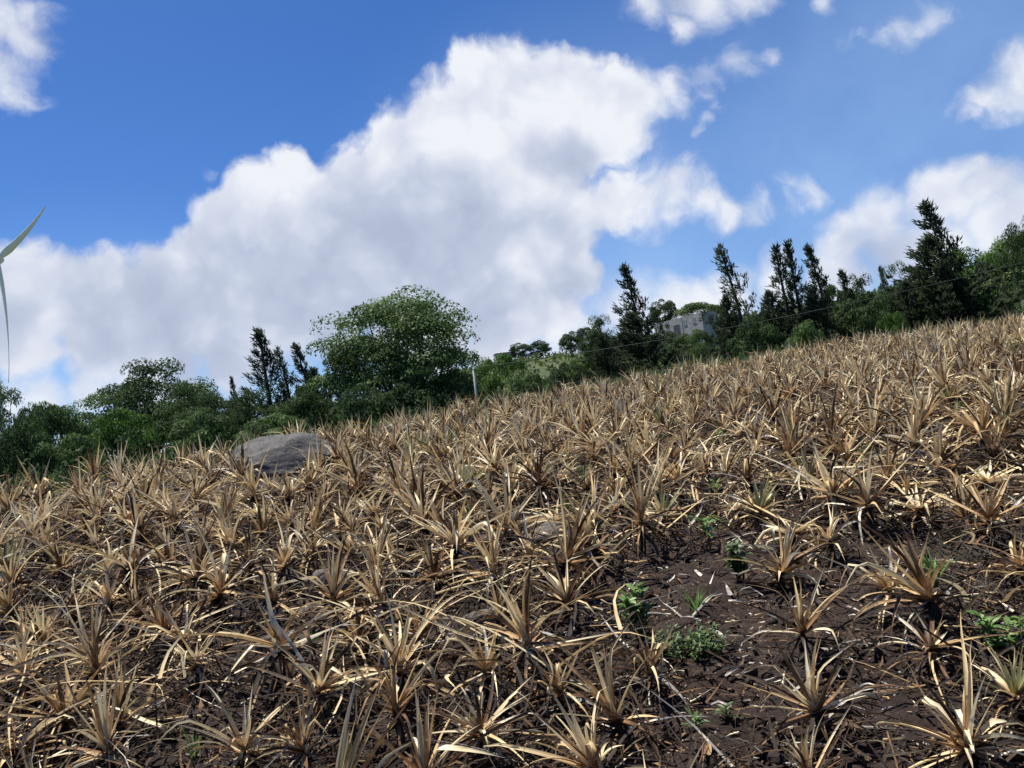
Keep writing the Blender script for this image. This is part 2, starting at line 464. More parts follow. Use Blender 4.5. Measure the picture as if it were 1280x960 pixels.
# ------------------------------------------------------------------ where the plants stand
# hearts of the plants one can pick out in the foreground: (u, v of the heart, size, kind)
HERO = [(1028,868,1.0,'straw'),(1212,918,1.0,'straw'),(1160,806,.8,'straw'),(968,700,1.05,'straw'),(988,655,1.0,'straw'),(782,898,.9,'straw'),
        (1022,965,.75,'straw'),(603,905,.85,'straw'),(672,800,1.0,'straw'),(492,832,1.05,'straw'),(268,745,1.15,'straw'),
        (146,893,.8,'green'),(300,935,.9,'straw'),(388,858,.95,'straw'),(62,800,.9,'straw'),(28,915,.95,'straw'),(716,742,1.0,'straw'),
        (745,658,1.05,'straw'),(392,690,1.0,'straw'),(546,715,.95,'straw'),(1210,610,1.05,'straw'),(1000,790,.75,'straw'),(1242,505,1.0,'straw'),
        (322,660,1.0,'green'),(662,590,1.05,'straw'),(130,715,1.0,'straw'),(232,800,.9,'straw'),(466,720,.95,'straw'),(820,640,1.0,'green'),
        (592,655,1.0,'green'),(890,590,1.0,'straw'),(970,590,1.1,'straw'),(1050,610,1.0,'straw'),(70,905,.9,'grey'),(380,930,.8,'grey'),
        (1115,560,1.0,'straw'),(455,790,.9,'grey'),(612,780,.75,'straw'),(205,690,1.0,'straw'),(520,800,.8,'grey'),(700,860,.8,'grey'),(345,755,.9,'grey'),
        (440,590,1.0,'green'),(60,690,1.0,'straw'),(180,770,.9,'grey'),(110,820,.9,'straw'),(20,760,1.0,'straw'),(925,625,.95,'straw'),(1270,700,.9,'grey')]
BARE = [[(760,720),(850,690),(905,700),(1080,650),(1170,690),(1200,760),(1150,860),(1130,960),(820,960),(850,840),(770,800)],
        [(640,640),(720,640),(720,700),(640,710)], [(285,790),(345,770),(375,850),(300,860)], [(680,880),(740,870),(760,960),(660,960)]]
def in_poly(u, v, poly):
    c = False; j = len(poly)-1
    for i in range(len(poly)):
        (xi, yi), (xj, yj) = poly[i], poly[j]
        if (yi > v) != (yj > v) and u < (xj-xi)*(v-yi)/(yj-yi)+xi: c = not c
        j = i
    return c
ROCK_AT = dict(boulder=on_ground(358, 588), rock_left=on_ground(420, 748), rock_low=on_ground(352, 812), rock_mid=on_ground(690, 678),
               rock_flat=on_ground(606, 778), slab=on_ground(882, 574))
WEEDS_AT = [(890,684),(872,918),(1170,735),(1262,828),(800,796),(862,822),(872,768),(390,810),(243,950),(22,784),(706,642),(1076,582),(615,824),(1194,526),(925,728),(903,562),(896,625),(730,606),(910,906),(1160,722)]
WP = [on_ground(*q) for q in WEEDS_AT]
KEEP_W = [(p.x*q, p.y*q, .26) for p in WP for q in (1, .95)]
KEEP = [(ROCK_AT['boulder'].x*q, ROCK_AT['boulder'].y*q, .9 if q > .9 else .7) for q in (1.0, .94, .88, .84)] + [(ROCK_AT[k].x, ROCK_AT[k].y-.08, .46) for k in ('rock_left','rock_low','rock_mid','rock_flat')]
plants = []     # x, y, size, kind, hero
cell = {}
def near_any(x, y, r):
    i, j = int(x//1), int(y//1)
    for a in (-1, 0, 1):
        for b in (-1, 0, 1):
            for (px, py) in cell.get((i+a, j+b), ()):
                if (px-x)**2+(py-y)**2 < r*r: return True
    return False
def put(x, y, s, k, hero):
    plants.append((x, y, s, k, hero)); cell.setdefault((int(x//1), int(y//1)), []).append((x, y))
for (u, v, s, k) in HERO:
    p = on_ground(u, v, .18*s); put(p.x, p.y, s*(.88 if p.y > 3.6 else .76), k, True)
rp = random.Random(5)
bare_poly = []
for _ in range(60000):
    y = 1.3 + 37*rp.random()**.8; x = (rp.random()*2-1)*(0.78*y+2.2)
    d = float(edge_d(x, y))
    if d > 0.4 or y < 2.35: continue
    if y > 11 and rp.random() < .25: continue
    rr = rp.uniform(.41, .58) if y > 11 else rp.uniform(.34, .49) if y > 5 else rp.uniform(.32, .44)
    if near_any(x, y, rr*(1.0+.12*rp.random())): continue
    u, v, z = project([x, y, gz(x, y)])
    if y < 9 and any(in_poly(u, v, b) for b in BARE) and rp.random() > .035: continue
    if any((x-a)**2+(y-b)**2 < c*c for a, b, c in KEEP+KEEP_W): continue
    q = rp.random()
    put(x, y, rp.uniform(.62, 1.22)*(.80 if y < 3.6 else .97 if y < 6 else 1.08 if y < 11 else 1.12), 'green' if q < .07 else 'grey' if q < .28 else 'straw', False)
P = np.array([p[:2] for p in plants]); PZ = ground_z(P[:, 0], P[:, 1])
PU, PV, PD = project(np.column_stack([P, PZ+.2]))
inview = (PU > -60) & (PU < W0+60) & (PV < H0+90) & (PD > .5)
order = [i for i in np.argsort(PD) if inview[i]]
IND = order[:298]; REST = [i for i in range(len(plants)) if i not in set(IND)]

# landmarks by which a plant can be pointed out
LAND = [('the big grey boulder', 352, 590, 0), ('the round grey rock', 420, 738, 0), ('the low dusty rock', 350, 808, 0), ('the pale half-buried rock', 690, 672, 0),
        ('the flat pale slab', 882, 570, 0), ('the leafy green shrub', 800, 760, 0), ('the creeping weed mat', 862, 805, 0), ('the bright grass tuft', 390, 800, 0),
        ('the tall single weed', 1170, 705, 0), ('the broad-leaved weed', 1262, 805, 0), ('the heap of dead twigs', 1228, 700, 0), ('the star-shaped green seedling', 890, 672, 0),
        ('the concrete pole', 596, 500, 0), ('the green seedling pair', 1076, 575, 0), ('the thin grass sprout', 243, 930, 0), ('the small low seedling', 872, 915, 0),
        ('the green tuft at far right', 1192, 517, 0), ('the leftmost green sprout', 22, 778, 0),
        ('the bottom left corner', 0, 960, 0), ('the bottom right corner', 1280, 960, 0), ('the left end of the field edge', 0, 600, 0), ('the curling grass weed', 872, 752, 0)]
ORD = ['nearest','second','third','fourth','fifth','sixth','seventh','eighth','ninth','tenth','eleventh','twelfth','thirteenth','fourteenth','fifteenth','sixteenth','seventeenth','eighteenth','nineteenth','twentieth']
LOOK = {'straw': 'straw-coloured', 'grey': 'grey-brown', 'green': 'green-hearted'}
POST = {'upright': 'spiky', 'splayed': 'splayed', 'drooping': 'drooping', 'collapsed': 'flattened'}
def side_of(du, dv):
    a = math.degrees(math.atan2(-dv*1.4, du))
    return ('right of' if -35 <= a < 35 else 'behind' if 35 <= a < 145 else 'in front of' if -145 <= a < -35 else 'left of')
sel = {}
use = {}
for i in IND:
    k = plants[i][3]
    c = [j for j, q in enumerate(PROTOS) if q[2] == k]
    use[i] = c[(i*7+3) % len(c)]
groups = {}
for i in IND:
    best = min(range(len(LAND)), key=lambda j: math.hypot(PU[i]-LAND[j][1], (PV[i]-LAND[j][2])*1.6))
    L_ = LAND[best]; du, dv = PU[i]-L_[1], PV[i]-L_[2]
    groups.setdefault((LOOK[plants[i][3]], POST[PROTOS[use[i]][3]], side_of(du, dv), best), []).append((math.hypot(du, dv*1.6), i))
LABEL = {}
for (lk, ps, sd, b), lst in groups.items():
    lst.sort()
    for n_, (_, i) in enumerate(lst):
        o_ = ORD[min(n_, len(ORD)-1)]
        one = f"{lk} {ps} dry pineapple plant {sd} {LAND[b][0]}"
        LABEL[i] = one if len(lst) == 1 else f"{o_} {one}"
used = set()
for n_, i in enumerate(IND):
    x, y, s, k, hero = plants[i]
    root, ch, kk, pp, hh = PROTOS[use[i]]
    rz = rp.uniform(0, 6.283); sc = (s*rp.uniform(.94, 1.06), s*rp.uniform(.94, 1.06), s*rp.uniform(.92, 1.12))
    loc = (x, y, float(PZ[i])-.004)
    if use[i] not in used:
        used.add(use[i]); o = root; o.location = loc; o.rotation_euler = (0, 0, rz); o.scale = sc
    else:
        o = copy_tree(root, ch, loc, rz, sc)
    o.rotation_euler = (rp.gauss(0, .17), rp.gauss(0, .17), rz)
    tag(o, LABEL[i], 'pineapple plant', 'dry pineapple plants nearest in the field')
for j, q in enumerate(PROTOS):
    if j not in used:
        for c in q[1]: bpy.data.objects.remove(c)
        bpy.data.objects.remove(q[0])

# the far rest of the crop: one mass
def far_crop():
    Vs, Fs, As, off = [], [], [], 0
    idx = np.array(REST)
    if len(idx) == 0: return
    far = PD[idx]
    for lo, hi, nl, ns in ((-1e9, 22, 26, 5), (22, 1e9, 20, 4)):
        ii = idx[(far >= lo) & (far < hi)]
        n = len(ii)*nl
        px = np.repeat(P[ii, 0], nl); py = np.repeat(P[ii, 1], nl); pz = np.repeat(PZ[ii], nl)
        sz = np.repeat(np.array([plants[i][2] for i in ii]), nl)*.50
        gk = np.repeat(np.array([{'straw': 0., 'grey': -.22, 'green': 0.}[plants[i][3]] for i in ii]), nl)
        lv = np.tile(np.arange(nl)/nl, len(ii))
        az = np.tile(2.4*np.arange(nl), len(ii)) + np.repeat(U(0, 6, len(ii)), nl) + U(-.4, .4, n)
        el = np.clip(1.45 - lv*1.45 + U(-.2, .2, n), -.2, 1.5)
        dr = lv*U(.3, 1.9, n)
        base = np.stack([px+np.cos(az)*.02, py+np.sin(az)*.02, pz+sz*(.42-.16*lv)], 1)
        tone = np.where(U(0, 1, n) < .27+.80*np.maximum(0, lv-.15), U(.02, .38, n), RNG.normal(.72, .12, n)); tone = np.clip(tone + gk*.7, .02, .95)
        kind = np.where(np.repeat(np.array([plants[i][3] == 'green' for i in ii]), nl) & (lv < .4), 1.0, np.where(lv < .6, .5, 0.))
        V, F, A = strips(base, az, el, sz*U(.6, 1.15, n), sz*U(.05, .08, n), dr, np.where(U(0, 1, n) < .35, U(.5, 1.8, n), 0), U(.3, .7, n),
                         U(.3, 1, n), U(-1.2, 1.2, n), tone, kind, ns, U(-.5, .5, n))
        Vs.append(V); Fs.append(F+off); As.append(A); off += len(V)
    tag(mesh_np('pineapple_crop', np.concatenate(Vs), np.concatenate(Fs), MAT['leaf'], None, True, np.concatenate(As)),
        'far rows of dried pineapple plants running up to the edge of the field', 'crop', None, 'stuff')
far_crop()

# loose dead leaves, soil crumbs and stalks lying everywhere between the plants
def litter():
    n = 26000
    y = 1.2 + 24*RNG.random(n)**1.4; x = U(-1, 1, n)*(.72*y+1.0)
    bare = np.zeros(n, bool)
    k = edge_d(x, y) < 0.3
    u, v, _ = project(np.stack([x, y, ground_z(x, y)], 1))
    for q in range(n):
        if y[q] < 8 and in_poly(u[q], v[q], BARE[0]): bare[q] = True
    k &= ~(bare & (RNG.random(n) < .5))
    for a, b, c in KEEP: k &= ((x-a)**2+(y-b)**2 > (c*.8)**2)
    x, y, bare = x[k], y[k], bare[k]; n = len(x); z = ground_z(x, y)
    tone = np.clip(RNG.normal(.08, .15, n), .01, .9); pale = RNG.random(n) < .03
    tone = np.where(pale | (bare & (RNG.random(n) < .2)), U(.93, 1, n), tone)
    L = U(.10, .60, n)*np.where(bare, .42, 1)
    strand = ~bare & (RNG.random(n) < .22) & (y > 3.4)                     # long loose leaves propped up on their neighbours
    L = np.where(strand, U(.3, .7, n), L); tone = np.where(strand & (RNG.random(n) < .5), RNG.normal(.66, .14, n).clip(.3, .92), tone)
    V, F, A = strips(np.stack([x, y, z+U(.0, .05, n)+np.where(bare, -.005, 0)+np.where(strand, U(.0, .22, n), 0)], 1), U(0, 6.283, n), U(-.05, .75, n), L, np.where(y < 3.6, U(.005, .016, n), U(.006, .024, n)), U(.0, 1.0, n),
                     np.where(RNG.random(n) < .3, U(-.9, .9, n), 0), U(.2, .8, n), U(.1, .9, n), U(-2, 2, n), tone, np.zeros(n), 5, U(-1.2, 1.2, n), z-.004)
    tag(mesh_np('leaf_litter', V, F, MAT['leaf'], None, True, A), 'dead pineapple leaves and stalks strewn over the dark soil', 'leaf litter', None, 'stuff')
    # fine chaff
    n = 30000
    y = 1.5 + 10*RNG.random(n)**1.3; x = U(-1, 1, n)*(.72*y+1.0); z = ground_z(x, y)
    tone = np.clip(RNG.normal(.12, .16, n), .02, .8); tone = np.where(RNG.random(n) < .10, U(.94, 1, n), tone)
    V, F, A = strips(np.stack([x, y, z+U(.0, .03, n)], 1), U(0, 6.283, n), U(-.2, .5, n), U(.02, .11, n), U(.003, .011, n), U(0, .8, n), np.zeros(n), U(.2, .8, n),
                     U(.1, .9, n), U(-2, 2, n), tone, np.zeros(n), 2, U(-1, 1, n), z-.002)
    tag(mesh_np('chaff', V, F, MAT['leaf'], None, True, A), 'fine chaff and broken leaf bits scattered on the bare soil', 'chaff', None, 'stuff')
litter()

def ico(sub, seed, amp, freq, flat=(1, 1, 1)):
    import bmesh
    bm = bmesh.new(); bmesh.ops.create_icosphere(bm, subdivisions=sub, radius=1.0)
    V = np.array([v.co for v in bm.verts]); F = np.array([[v.index for v in f.verts] for f in bm.faces]); bm.free()
    o = Vector((seed*3.7, seed*1.3, seed*9.1))
    for i in range(len(V)):
        p = Vector(V[i])
        d = mnoise.fractal(p*freq+o, 1.0, 2.1, 5)*amp + (abs(mnoise.noise(p*freq*.7+o*2)))*amp*.8
        V[i] = V[i]*(1+d)
    return V*np.array(flat), F

def clods():
    protos = [ico(1, s, .35, 1.3, (1, .9, .7)) for s in range(6)]
    n = 9000
    y = 1.5 + 11*RNG.random(n)**1.3; x = U(-1, 1, n)*(.72*y+1.0); z = ground_z(x, y)
    r = .006 + .040*RNG.random(n)**5
    Vs, Fs, off = [], [], 0
    for i in range(n):
        V, F = protos[i % 6]; a = RNG.uniform(0, 6.28); c, s = math.cos(a), math.sin(a)
        Q = V@np.array([[c, s, 0], [-s, c, 0], [0, 0, 1]])*r[i] + np.array([x[i], y[i], z[i]+r[i]*.25])
        Vs.append(Q); Fs.append(F+off); off += len(V)
    tag(mesh_np('soil_crumbs', np.concatenate(Vs), np.concatenate(Fs), MAT['clod'], None, True), 'crumbs and small clods of dark soil between the plants', 'soil crumbs', None, 'stuff')
clods()

# ------------------------------------------------------------------ rocks
def rock(p, size, seed, label, mat='stone', sink=.25, rz=0, sub=5, amp=.28, cat='rock', name='rock', rx=0):
    """a split, flat-faced stone: hull of scattered points, edges worn round, surface pitted"""
    import bmesh
    r = np.random.default_rng(seed*31+7); bm = bmesh.new()
    q = r.normal(size=(26, 3)); q /= np.linalg.norm(q, axis=1)[:, None]; q *= r.uniform(.86, 1.08, 26)[:, None]
    q[:, 2] = np.minimum(q[:, 2], .86+.12*q[:, 0]*r.uniform(.2, 1))
    for v in q: bm.verts.new(v)
    h = bmesh.ops.convex_hull(bm, input=bm.verts[:])
    bmesh.ops.delete(bm, geom=[v for v in bm.verts if not v.link_faces], context='VERTS')
    bmesh.ops.triangulate(bm, faces=bm.faces[:])
    for _ in range(4 if sub >= 5 else 3):
        bmesh.ops.subdivide_edges(bm, edges=bm.edges[:], cuts=1, use_grid_fill=True)
        bmesh.ops.smooth_vert(bm, verts=bm.verts[:], factor=.32, use_axis_x=True, use_axis_y=True, use_axis_z=True)
    bmesh.ops.triangulate(bm, faces=bm.faces[:])
    bm.verts.index_update()
    V = np.array([v.co for v in bm.verts]); F = np.array([[v.index for v in f.verts] for f in bm.faces]); bm.free()
    V /= np.abs(V).max(0)
    o = Vector((seed*3.7, seed*1.3, seed*9.1)); k = min(1, .3/size[0]+.25)
    for i in range(len(V)):
        c = Vector(V[i]); V[i] *= 1 + amp*.16*mnoise.fractal(c*2.2+o, 1, 2.1, 5) - amp*.10*abs(mnoise.noise(c*5+o))*(1.5-k) + .012*mnoise.noise(c*19+o)
    V = V*np.array(size)
    o = mesh_np(name, V, F, MAT[mat], None, True)
    o.location = (p.x, p.y, p.z + size[2]*(1-2*sink)*.5); o.rotation_euler = (rx, 0, rz)
    return tag(o, label, cat)
b = ROCK_AT['boulder']
b = rock(b, (1.36, .85, .72), 9, 'big dark grey boulder rising above the dry plants near the left field edge', 'rock', .62, .1, 6, .42, 'boulder', 'boulder')
for v_ in b.data.vertices:      # a lopsided wedge, highest right of its middle
    c_ = v_.co; c_.z *= (1.0-.02*c_.x-.42*max(0, c_.x-.30))*(1.0+.45*max(-1, min(.6, c_.y/.8)))
rock(ROCK_AT['rock_left'], (.20, .16, .19), 5, 'round grey-brown rock half hidden among dry leaves below the boulder', 'stone', .2, .4)
rock(ROCK_AT['rock_low'], (.17, .15, .12), 8, 'low dusty brown rock lying in the soil beside the bright grass tuft', 'stone', .35, .9)
rock(ROCK_AT['rock_mid'], (.27, .19, .16), 11, 'pale half-buried rock in the bare patch at mid field', 'stone', .4, .2)
rock(ROCK_AT['rock_flat'], (.15, .12, .08), 13, 'small flat grey stone among dead leaves in front of the field centre', 'stone', .4, .2)
rock(ROCK_AT['slab'], (.17, .12, .05), 17, 'flat pale stone slab lying between plants on the upper field', 'stone', .4, .1)
p = on_ground(1106, 778)
rock(p, (.075, .07, .085), 19, 'black stump knob standing up from the bare soil', 'clod', .25, .1, 4, .3, 'stump', 'dark_stump')  # dark knob in the soil clod colours
p = on_ground(1090, 742)
rock(p, (.07, .06, .05), 23, 'small dark lump of soil beyond the black stump', 'clod', .3, .1, 4, .3, 'soil lump', 'soil_lump')

# ------------------------------------------------------------------ weeds
def weed(kind, u, v, h, label, cat, mat='weed', seed=0, name='weed', spread=.35):
    p = on_ground(u, v); h *= 1.02; r = np.random.default_rng(seed+900)
    root = empty(name, (p.x, p.y, p.z)); tag(root, label, cat)
    if kind == 'tuft':
        n = 16; az = r.uniform(0, 6.28, n)
        V, F, A = strips(np.zeros((n, 3))+[0, 0, 0], az, r.uniform(1.0, 1.5, n), h*r.uniform(.7, 1.1, n), h*r.uniform(.06, .11, n), r.uniform(.1, 1.3, n),
                         np.zeros(n), np.full(n, .5), r.uniform(.2, .6, n), r.uniform(-.5, .5, n), r.uniform(.3, 1, n), np.zeros(n), 6, r.uniform(-.3, .3, n))
        mesh_np('blades', V, F, MAT[mat], root, True, A)
    else:
        ns = {'seedling': 1, 'bush': 9, 'creeper': 60}[kind]
        m = MB(); B = []; AZ = []; EL = []; LL = []
        for s in range(ns):
            a = r.uniform(0, 6.28); q = spread*h*(0 if kind == 'seedling' else math.sqrt(r.uniform(.02, 1)))
            top = np.array([math.cos(a)*q, math.sin(a)*q, h*r.uniform(.55, 1)*(.9 if kind != 'creeper' else .8)])
            b0 = top*np.array([.25, .25, 0]) if kind != 'creeper' else top*np.array([.7, .7, 0])
            m.tube([tuple(b0+np.array([0,0,-.02])), tuple((b0+top)/2+np.array([0, 0, .02*h])), tuple(top)], [.006*(h/.2)**.5, .004, .002], 5)
            for l in range({'seedling': 11, 'bush': 16, 'creeper': 12}[kind]):
                f = r.uniform(.25, 1) if kind != 'seedling' else .45+.05*l
                B.append(b0+(top-b0)*min(f, 1)); AZ.append(2.4*l+r.uniform(-.4, .4)); EL.append(r.uniform(.1, 1.0)); LL.append(r.uniform(.7, 1.2))
        m.build('stem', MAT['darkweed'], root, True)
        n = len(B); LL = np.array(LL)*{'seedling': .62*h, 'bush': .22*h, 'creeper': .26*h}[kind]
        V, F, A = strips(np.array(B), np.array(AZ), np.array(EL), LL, LL*{'seedling': .27, 'bush': .42, 'creeper': .3}[kind], r.uniform(.2, 1.2, n), np.zeros(n), np.full(n, .5),
                         r.uniform(.1, .5, n), r.uniform(-.6, .6, n), r.uniform(.1, 1, n), np.zeros(n), 5, r.uniform(-.2, .2, n), None, 'oval')
        mesh_np('leaves', V, F, MAT[mat], root, True, A)
weed('seedling', 888, 688, .25, 'star-shaped light green seedling on bare soil right of the field centre', 'seedling', 'weed', 1, 'seedling')
weed('seedling', 872, 922, .09, 'small low green seedling near the bottom edge on bare soil', 'seedling', 'weed', 2, 'seedling')
weed('tuft', 1170, 738, .28, 'tall single pale green weed standing beside the dead twigs', 'weed', 'weed', 3, 'grass_weed')
weed('bush', 1262, 832, .24, 'broad-leaved bright green weed at the right edge of the picture', 'weed', 'weed', 4, 'broadleaf_weed', .45)
weed('bush', 800, 800, .31, 'leafy green shrub with a dark base beside the bare soil', 'shrub', 'weed', 5, 'small_shrub', .25)
weed('creeper', 862, 822, .15, 'creeping mat of small dark green weed leaves beside the shrub', 'ground weed', 'darkweed', 6, 'creeping_weed', 1.3)
weed('tuft', 872, 770, .20, 'curling green grass weed growing above the creeping weed mat', 'grass tuft', 'weed', 7, 'grass_weed')
weed('tuft', 390, 812, .14, 'bright lime green grass tuft growing from a dry pineapple heart', 'grass tuft', 'weed', 8, 'grass_tuft')
weed('tuft', 243, 955, .17, 'thin fresh grass sprout near the bottom edge left of centre', 'grass sprout', 'weed', 9, 'grass_sprout')
weed('seedling', 22, 786, .13, 'leftmost green sprout, half hidden under dry leaves', 'seedling', 'weed', 10, 'seedling')
weed('seedling', 706, 645, .17, 'yellow-green seedling behind the pale half-buried rock', 'seedling', 'weed', 11, 'seedling')
weed('bush', 1076, 582, .24, 'pair of light green seedlings among plants on the upper right field', 'seedling', 'weed', 12, 'seedling', .5)
weed('seedling', 615, 826, .10, 'tiny curled green seedling in leaf litter below the flat grey stone', 'seedling', 'weed', 13, 'seedling')
weed('tuft', 1194, 526, .30, 'yellow-green tuft high on the right side of the field', 'grass tuft', 'weed', 14, 'grass_tuft')
weed('bush', 925, 728, .30, 'dark leafy weed left of the tall orange-hearted pineapple plant', 'weed', 'darkweed', 15, 'leafy_weed', .3)
weed('bush', 903, 562, .30, 'light green weed beside the flat pale slab', 'weed', 'weed', 16, 'leafy_weed', .4)
weed('seedling', 896, 625, .2, 'green seedling between the flat slab and the star-shaped seedling', 'seedling', 'weed', 17, 'seedling')
weed('tuft', 730, 606, .3, 'faint green tuft among dense dry plants at mid field', 'grass tuft', 'weed', 18, 'grass_tuft')
weed('tuft', 62, 800, .2, 'yellowish green shoot inside a dry plant near the left edge', 'shoot', 'weed', 19, 'green_shoot')

weed('seedling', 910, 906, .10, 'tiny dark-leaved seedling right of the small low seedling', 'seedling', 'darkweed', 21, 'seedling')
weed('seedling', 1158, 722, .14, 'small yellow-green seedling just left of the tall single weed', 'seedling', 'weed', 22, 'seedling')
# heap of dead twigs on the right
def twigs():
    r = random.Random(77); m = MB()
    for i in range(230):
        p = on_ground(r.uniform(1165, 1300), r.uniform(640, 800))
        a = r.uniform(0, 6.28); L_ = r.uniform(.15, .55); e = r.uniform(.0, .9)
        q = [Vector(p)+Vector((0, 0, .01))]; d = Vector((math.cos(a)*math.cos(e), math.sin(a)*math.cos(e), math.sin(e)))
        for s in range(4):
            q.append(q[-1] + d*(L_/4)); d = (d + Vector((r.uniform(-.3, .3), r.uniform(-.3, .3), r.uniform(-.28, .12)))).normalized()
        w = r.uniform(.002, .005)
        m.tube(q, [w, w*.9, w*.75, w*.55, w*.3], 5)
    tag(m.build('dead_brushwood', MAT['twig']), 'heap of thin bare dead twigs on the soil at the right edge', 'brushwood')
twigs()
# ------------------------------------------------------------------ foliage out of many small faces
def leaf_faces(C, D, Ln, Wd, tone, r, out=None):
    """diamond leaves: centre C, direction D, length, width -> quads bent along the midrib"""
    n = len(C)
    D = D/np.linalg.norm(D, axis=1)[:, None]
    q = r.normal(size=(n, 3)) if out is None else out + r.normal(size=(n, 3))*.38
    S = np.cross(D, q); S /= np.linalg.norm(S, axis=1)[:, None]
    Nn = np.cross(S, D)
    a = C; b = C + D*(Ln*.45)[:, None] + S*(Wd*.5)[:, None] + Nn*(Ln*.08)[:, None]
    c = C + D*Ln[:, None]; d = C + D*(Ln*.45)[:, None] - S*(Wd*.5)[:, None] + Nn*(Ln*.08)[:, None]
    V = np.stack([a, b, c, d], 1).reshape(-1, 3)
    F = np.arange(4*n).reshape(n, 4)
    A = np.repeat(np.stack([tone, np.zeros(n), np.zeros(n), np.ones(n)], 1), 4, axis=0)
    return V, F, A

def broad_tree(name, H, Wr, seed, mat, trunk='bark', clumps=70, per=110, leaf=.30, base=.22, shape='dome', branches=True, lump=.22):
    """trunk with limbs reaching to leaf clumps; crown radius Wr, height H. returns root, children"""
    r = np.random.default_rng(seed); root = empty(name)
    cs = []
    cz = H*(base+1)/2; rz = H*(1-base)/2
    while len(cs) < clumps:
        v = r.normal(size=3); v /= np.linalg.norm(v)
        q = r.uniform(.25, 1)**.42*r.uniform(.86, 1.06)
        p = v*q*np.array([Wr, Wr, rz])
        if shape == 'dome' and p[2] < -.55*rz: continue
        if shape == 'umbrella':
            if p[2] < .1*rz: continue
        p[:2] *= 1+lump*math.sin(3*math.atan2(p[1], p[0])+seed)
        cs.append(p+np.array([0, 0, cz]))
    cs = np.array(cs)
    m = MB(); tr = .035*H
    hz = H*(base+.12)
    m.tube([(0, 0, -.6), (.02*H, 0, hz*.5), (0, .01*H, hz), (0, 0, H*.62)], [tr*1.25, tr, tr*.85, tr*.35], 9)
    if branches:
        for i in range(0, len(cs), 3):
            p = cs[i]; s = np.array([0, 0, hz*r.uniform(.75, 1.3)])
            mid = s*.45+p*.55+np.array([0, 0, -.04*H])+r.normal(size=3)*.03*H
            m.tube([tuple(s), tuple(mid), tuple(p)], [tr*.42, tr*.24, tr*.06], 6)
    t = m.build('trunk', MAT[trunk], root, True)
    Cs, Ds, Ts, Ls, Os = [], [], [], [], []
    for p in cs:
        cr = Wr*r.uniform(.17, .33)
        n = int(per*r.uniform(.7, 1.3))
        v = r.normal(size=(n, 3)); v /= np.linalg.norm(v, axis=1)[:, None]
        q = r.uniform(.45, 1, n)**.5
        v[:, 2] = np.where(v[:, 2] < -.15, -v[:, 2], v[:, 2])
        C = p + v*(q*cr)[:, None]*np.array([1.2, 1.2, .66])
        out = (p-np.array([0, 0, cz*.8])); out /= np.linalg.norm(out)+1e-6
        D = np.cross(v, r.normal(size=(n, 3))); D /= np.linalg.norm(D, axis=1)[:, None]+1e-6
        D = D + v*.45 + np.array([0, 0, -.25])
        Os.append(v + np.array([0, 0, .35]))
        Cs.append(C); Ds.append(D); Ts.append(np.clip(r.normal(.45+r.normal()*.16, .16, n), 0, 1)); Ls.append(leaf*r.uniform(.6, 1.3, n))
    L = np.concatenate(Ls)
    V, F, A = leaf_faces(np.concatenate(Cs), np.concatenate(Ds), L, L*r.uniform(.45, .7, len(L)), np.concatenate(Ts), r, np.concatenate(Os))
    c = mesh_np('crown', V, F, MAT[mat], root, False, A)
    return root, (t, c)

def casuarina(name, H, Wr, seed, nb=95, lean=-.06, sparse=1.0, top2=False, low=.10):
    r = np.random.default_rng(seed); root = empty(name); m = MB()
    stems = [(0.0, 1.0)] if not top2 else [(-.045*H, .97), (.06*H, 1.0)]
    Cs, Ds, Ts, Ls = [], [], [], []
    for off, hk in stems:
        def axis(h): return np.array([lean*H*h*h + off*min(1, h*2.5), .01*H*math.sin(5*h+seed), H*hk*h])
        pts = [tuple(axis(h)+np.array([0, 0, -.5 if h == 0 else 0])) for h in np.linspace(0, 1, 9)]
        m.tube(pts, [.02*H*(1-.93*h)+.015 for h in np.linspace(0, 1, 9)], 8)
        for i in range(nb):
            h = low + (.99-low)*((i+r.random())/nb)**.92
            if r.random() > .72+.28*sparse: continue
            L = Wr*((1-h)**1.0)*r.uniform(.45, 1.75) + .016*H*r.uniform(.4, 1.5)
            a = 2.4*i + r.uniform(-.6, .6); e = r.uniform(.1, .65) + .55*h*h
            d = np.array([math.cos(a)*math.cos(e), math.sin(a)*math.cos(e), math.sin(e)])
            p = axis(h); q = [p]
            for s in range(5):
                q.append(q[-1]+d*(L/5)); d = d + np.array([lean*1.2, 0, .15]) ; d /= np.linalg.norm(d)
            w = .0045*H*(1.05-h)
            m.tube([tuple(x) for x in q[::2]+[q[-1]]], [w, w*.7, w*.45, w*.2], 5)
            tone = np.clip(.45+r.normal()*.18, 0, 1)
            for s in range(1, 6):
                if s == 1 and h > .45: continue
                n = int((13 if s > 2 else 7)*(.6+.4*sparse)*max(.6, L/(.12*H)))
                C = q[s] + r.normal(size=(n, 3))*(.0085*H)
                dd = (q[s]-q[s-1]); dd = dd/np.linalg.norm(dd)
                D = dd*.9 + np.array([lean*2, 0, .12]) + r.normal(size=(n, 3))*.34
                Cs.append(C); Ds.append(D); Ts.append(np.clip(tone+r.normal(size=n)*.12, 0, 1)); Ls.append(H*r.uniform(.018, .045, n))
    t = m.build('trunk', MAT['bark'], root, True)
    L = np.concatenate(Ls)
    V, F, A = leaf_faces(np.concatenate(Cs), np.concatenate(Ds), L, L*.0+.0075*H, np.concatenate(Ts), r)
    c = mesh_np('crown', V, F, MAT['casuarina'], root, False, A)
    return root, (t, c)

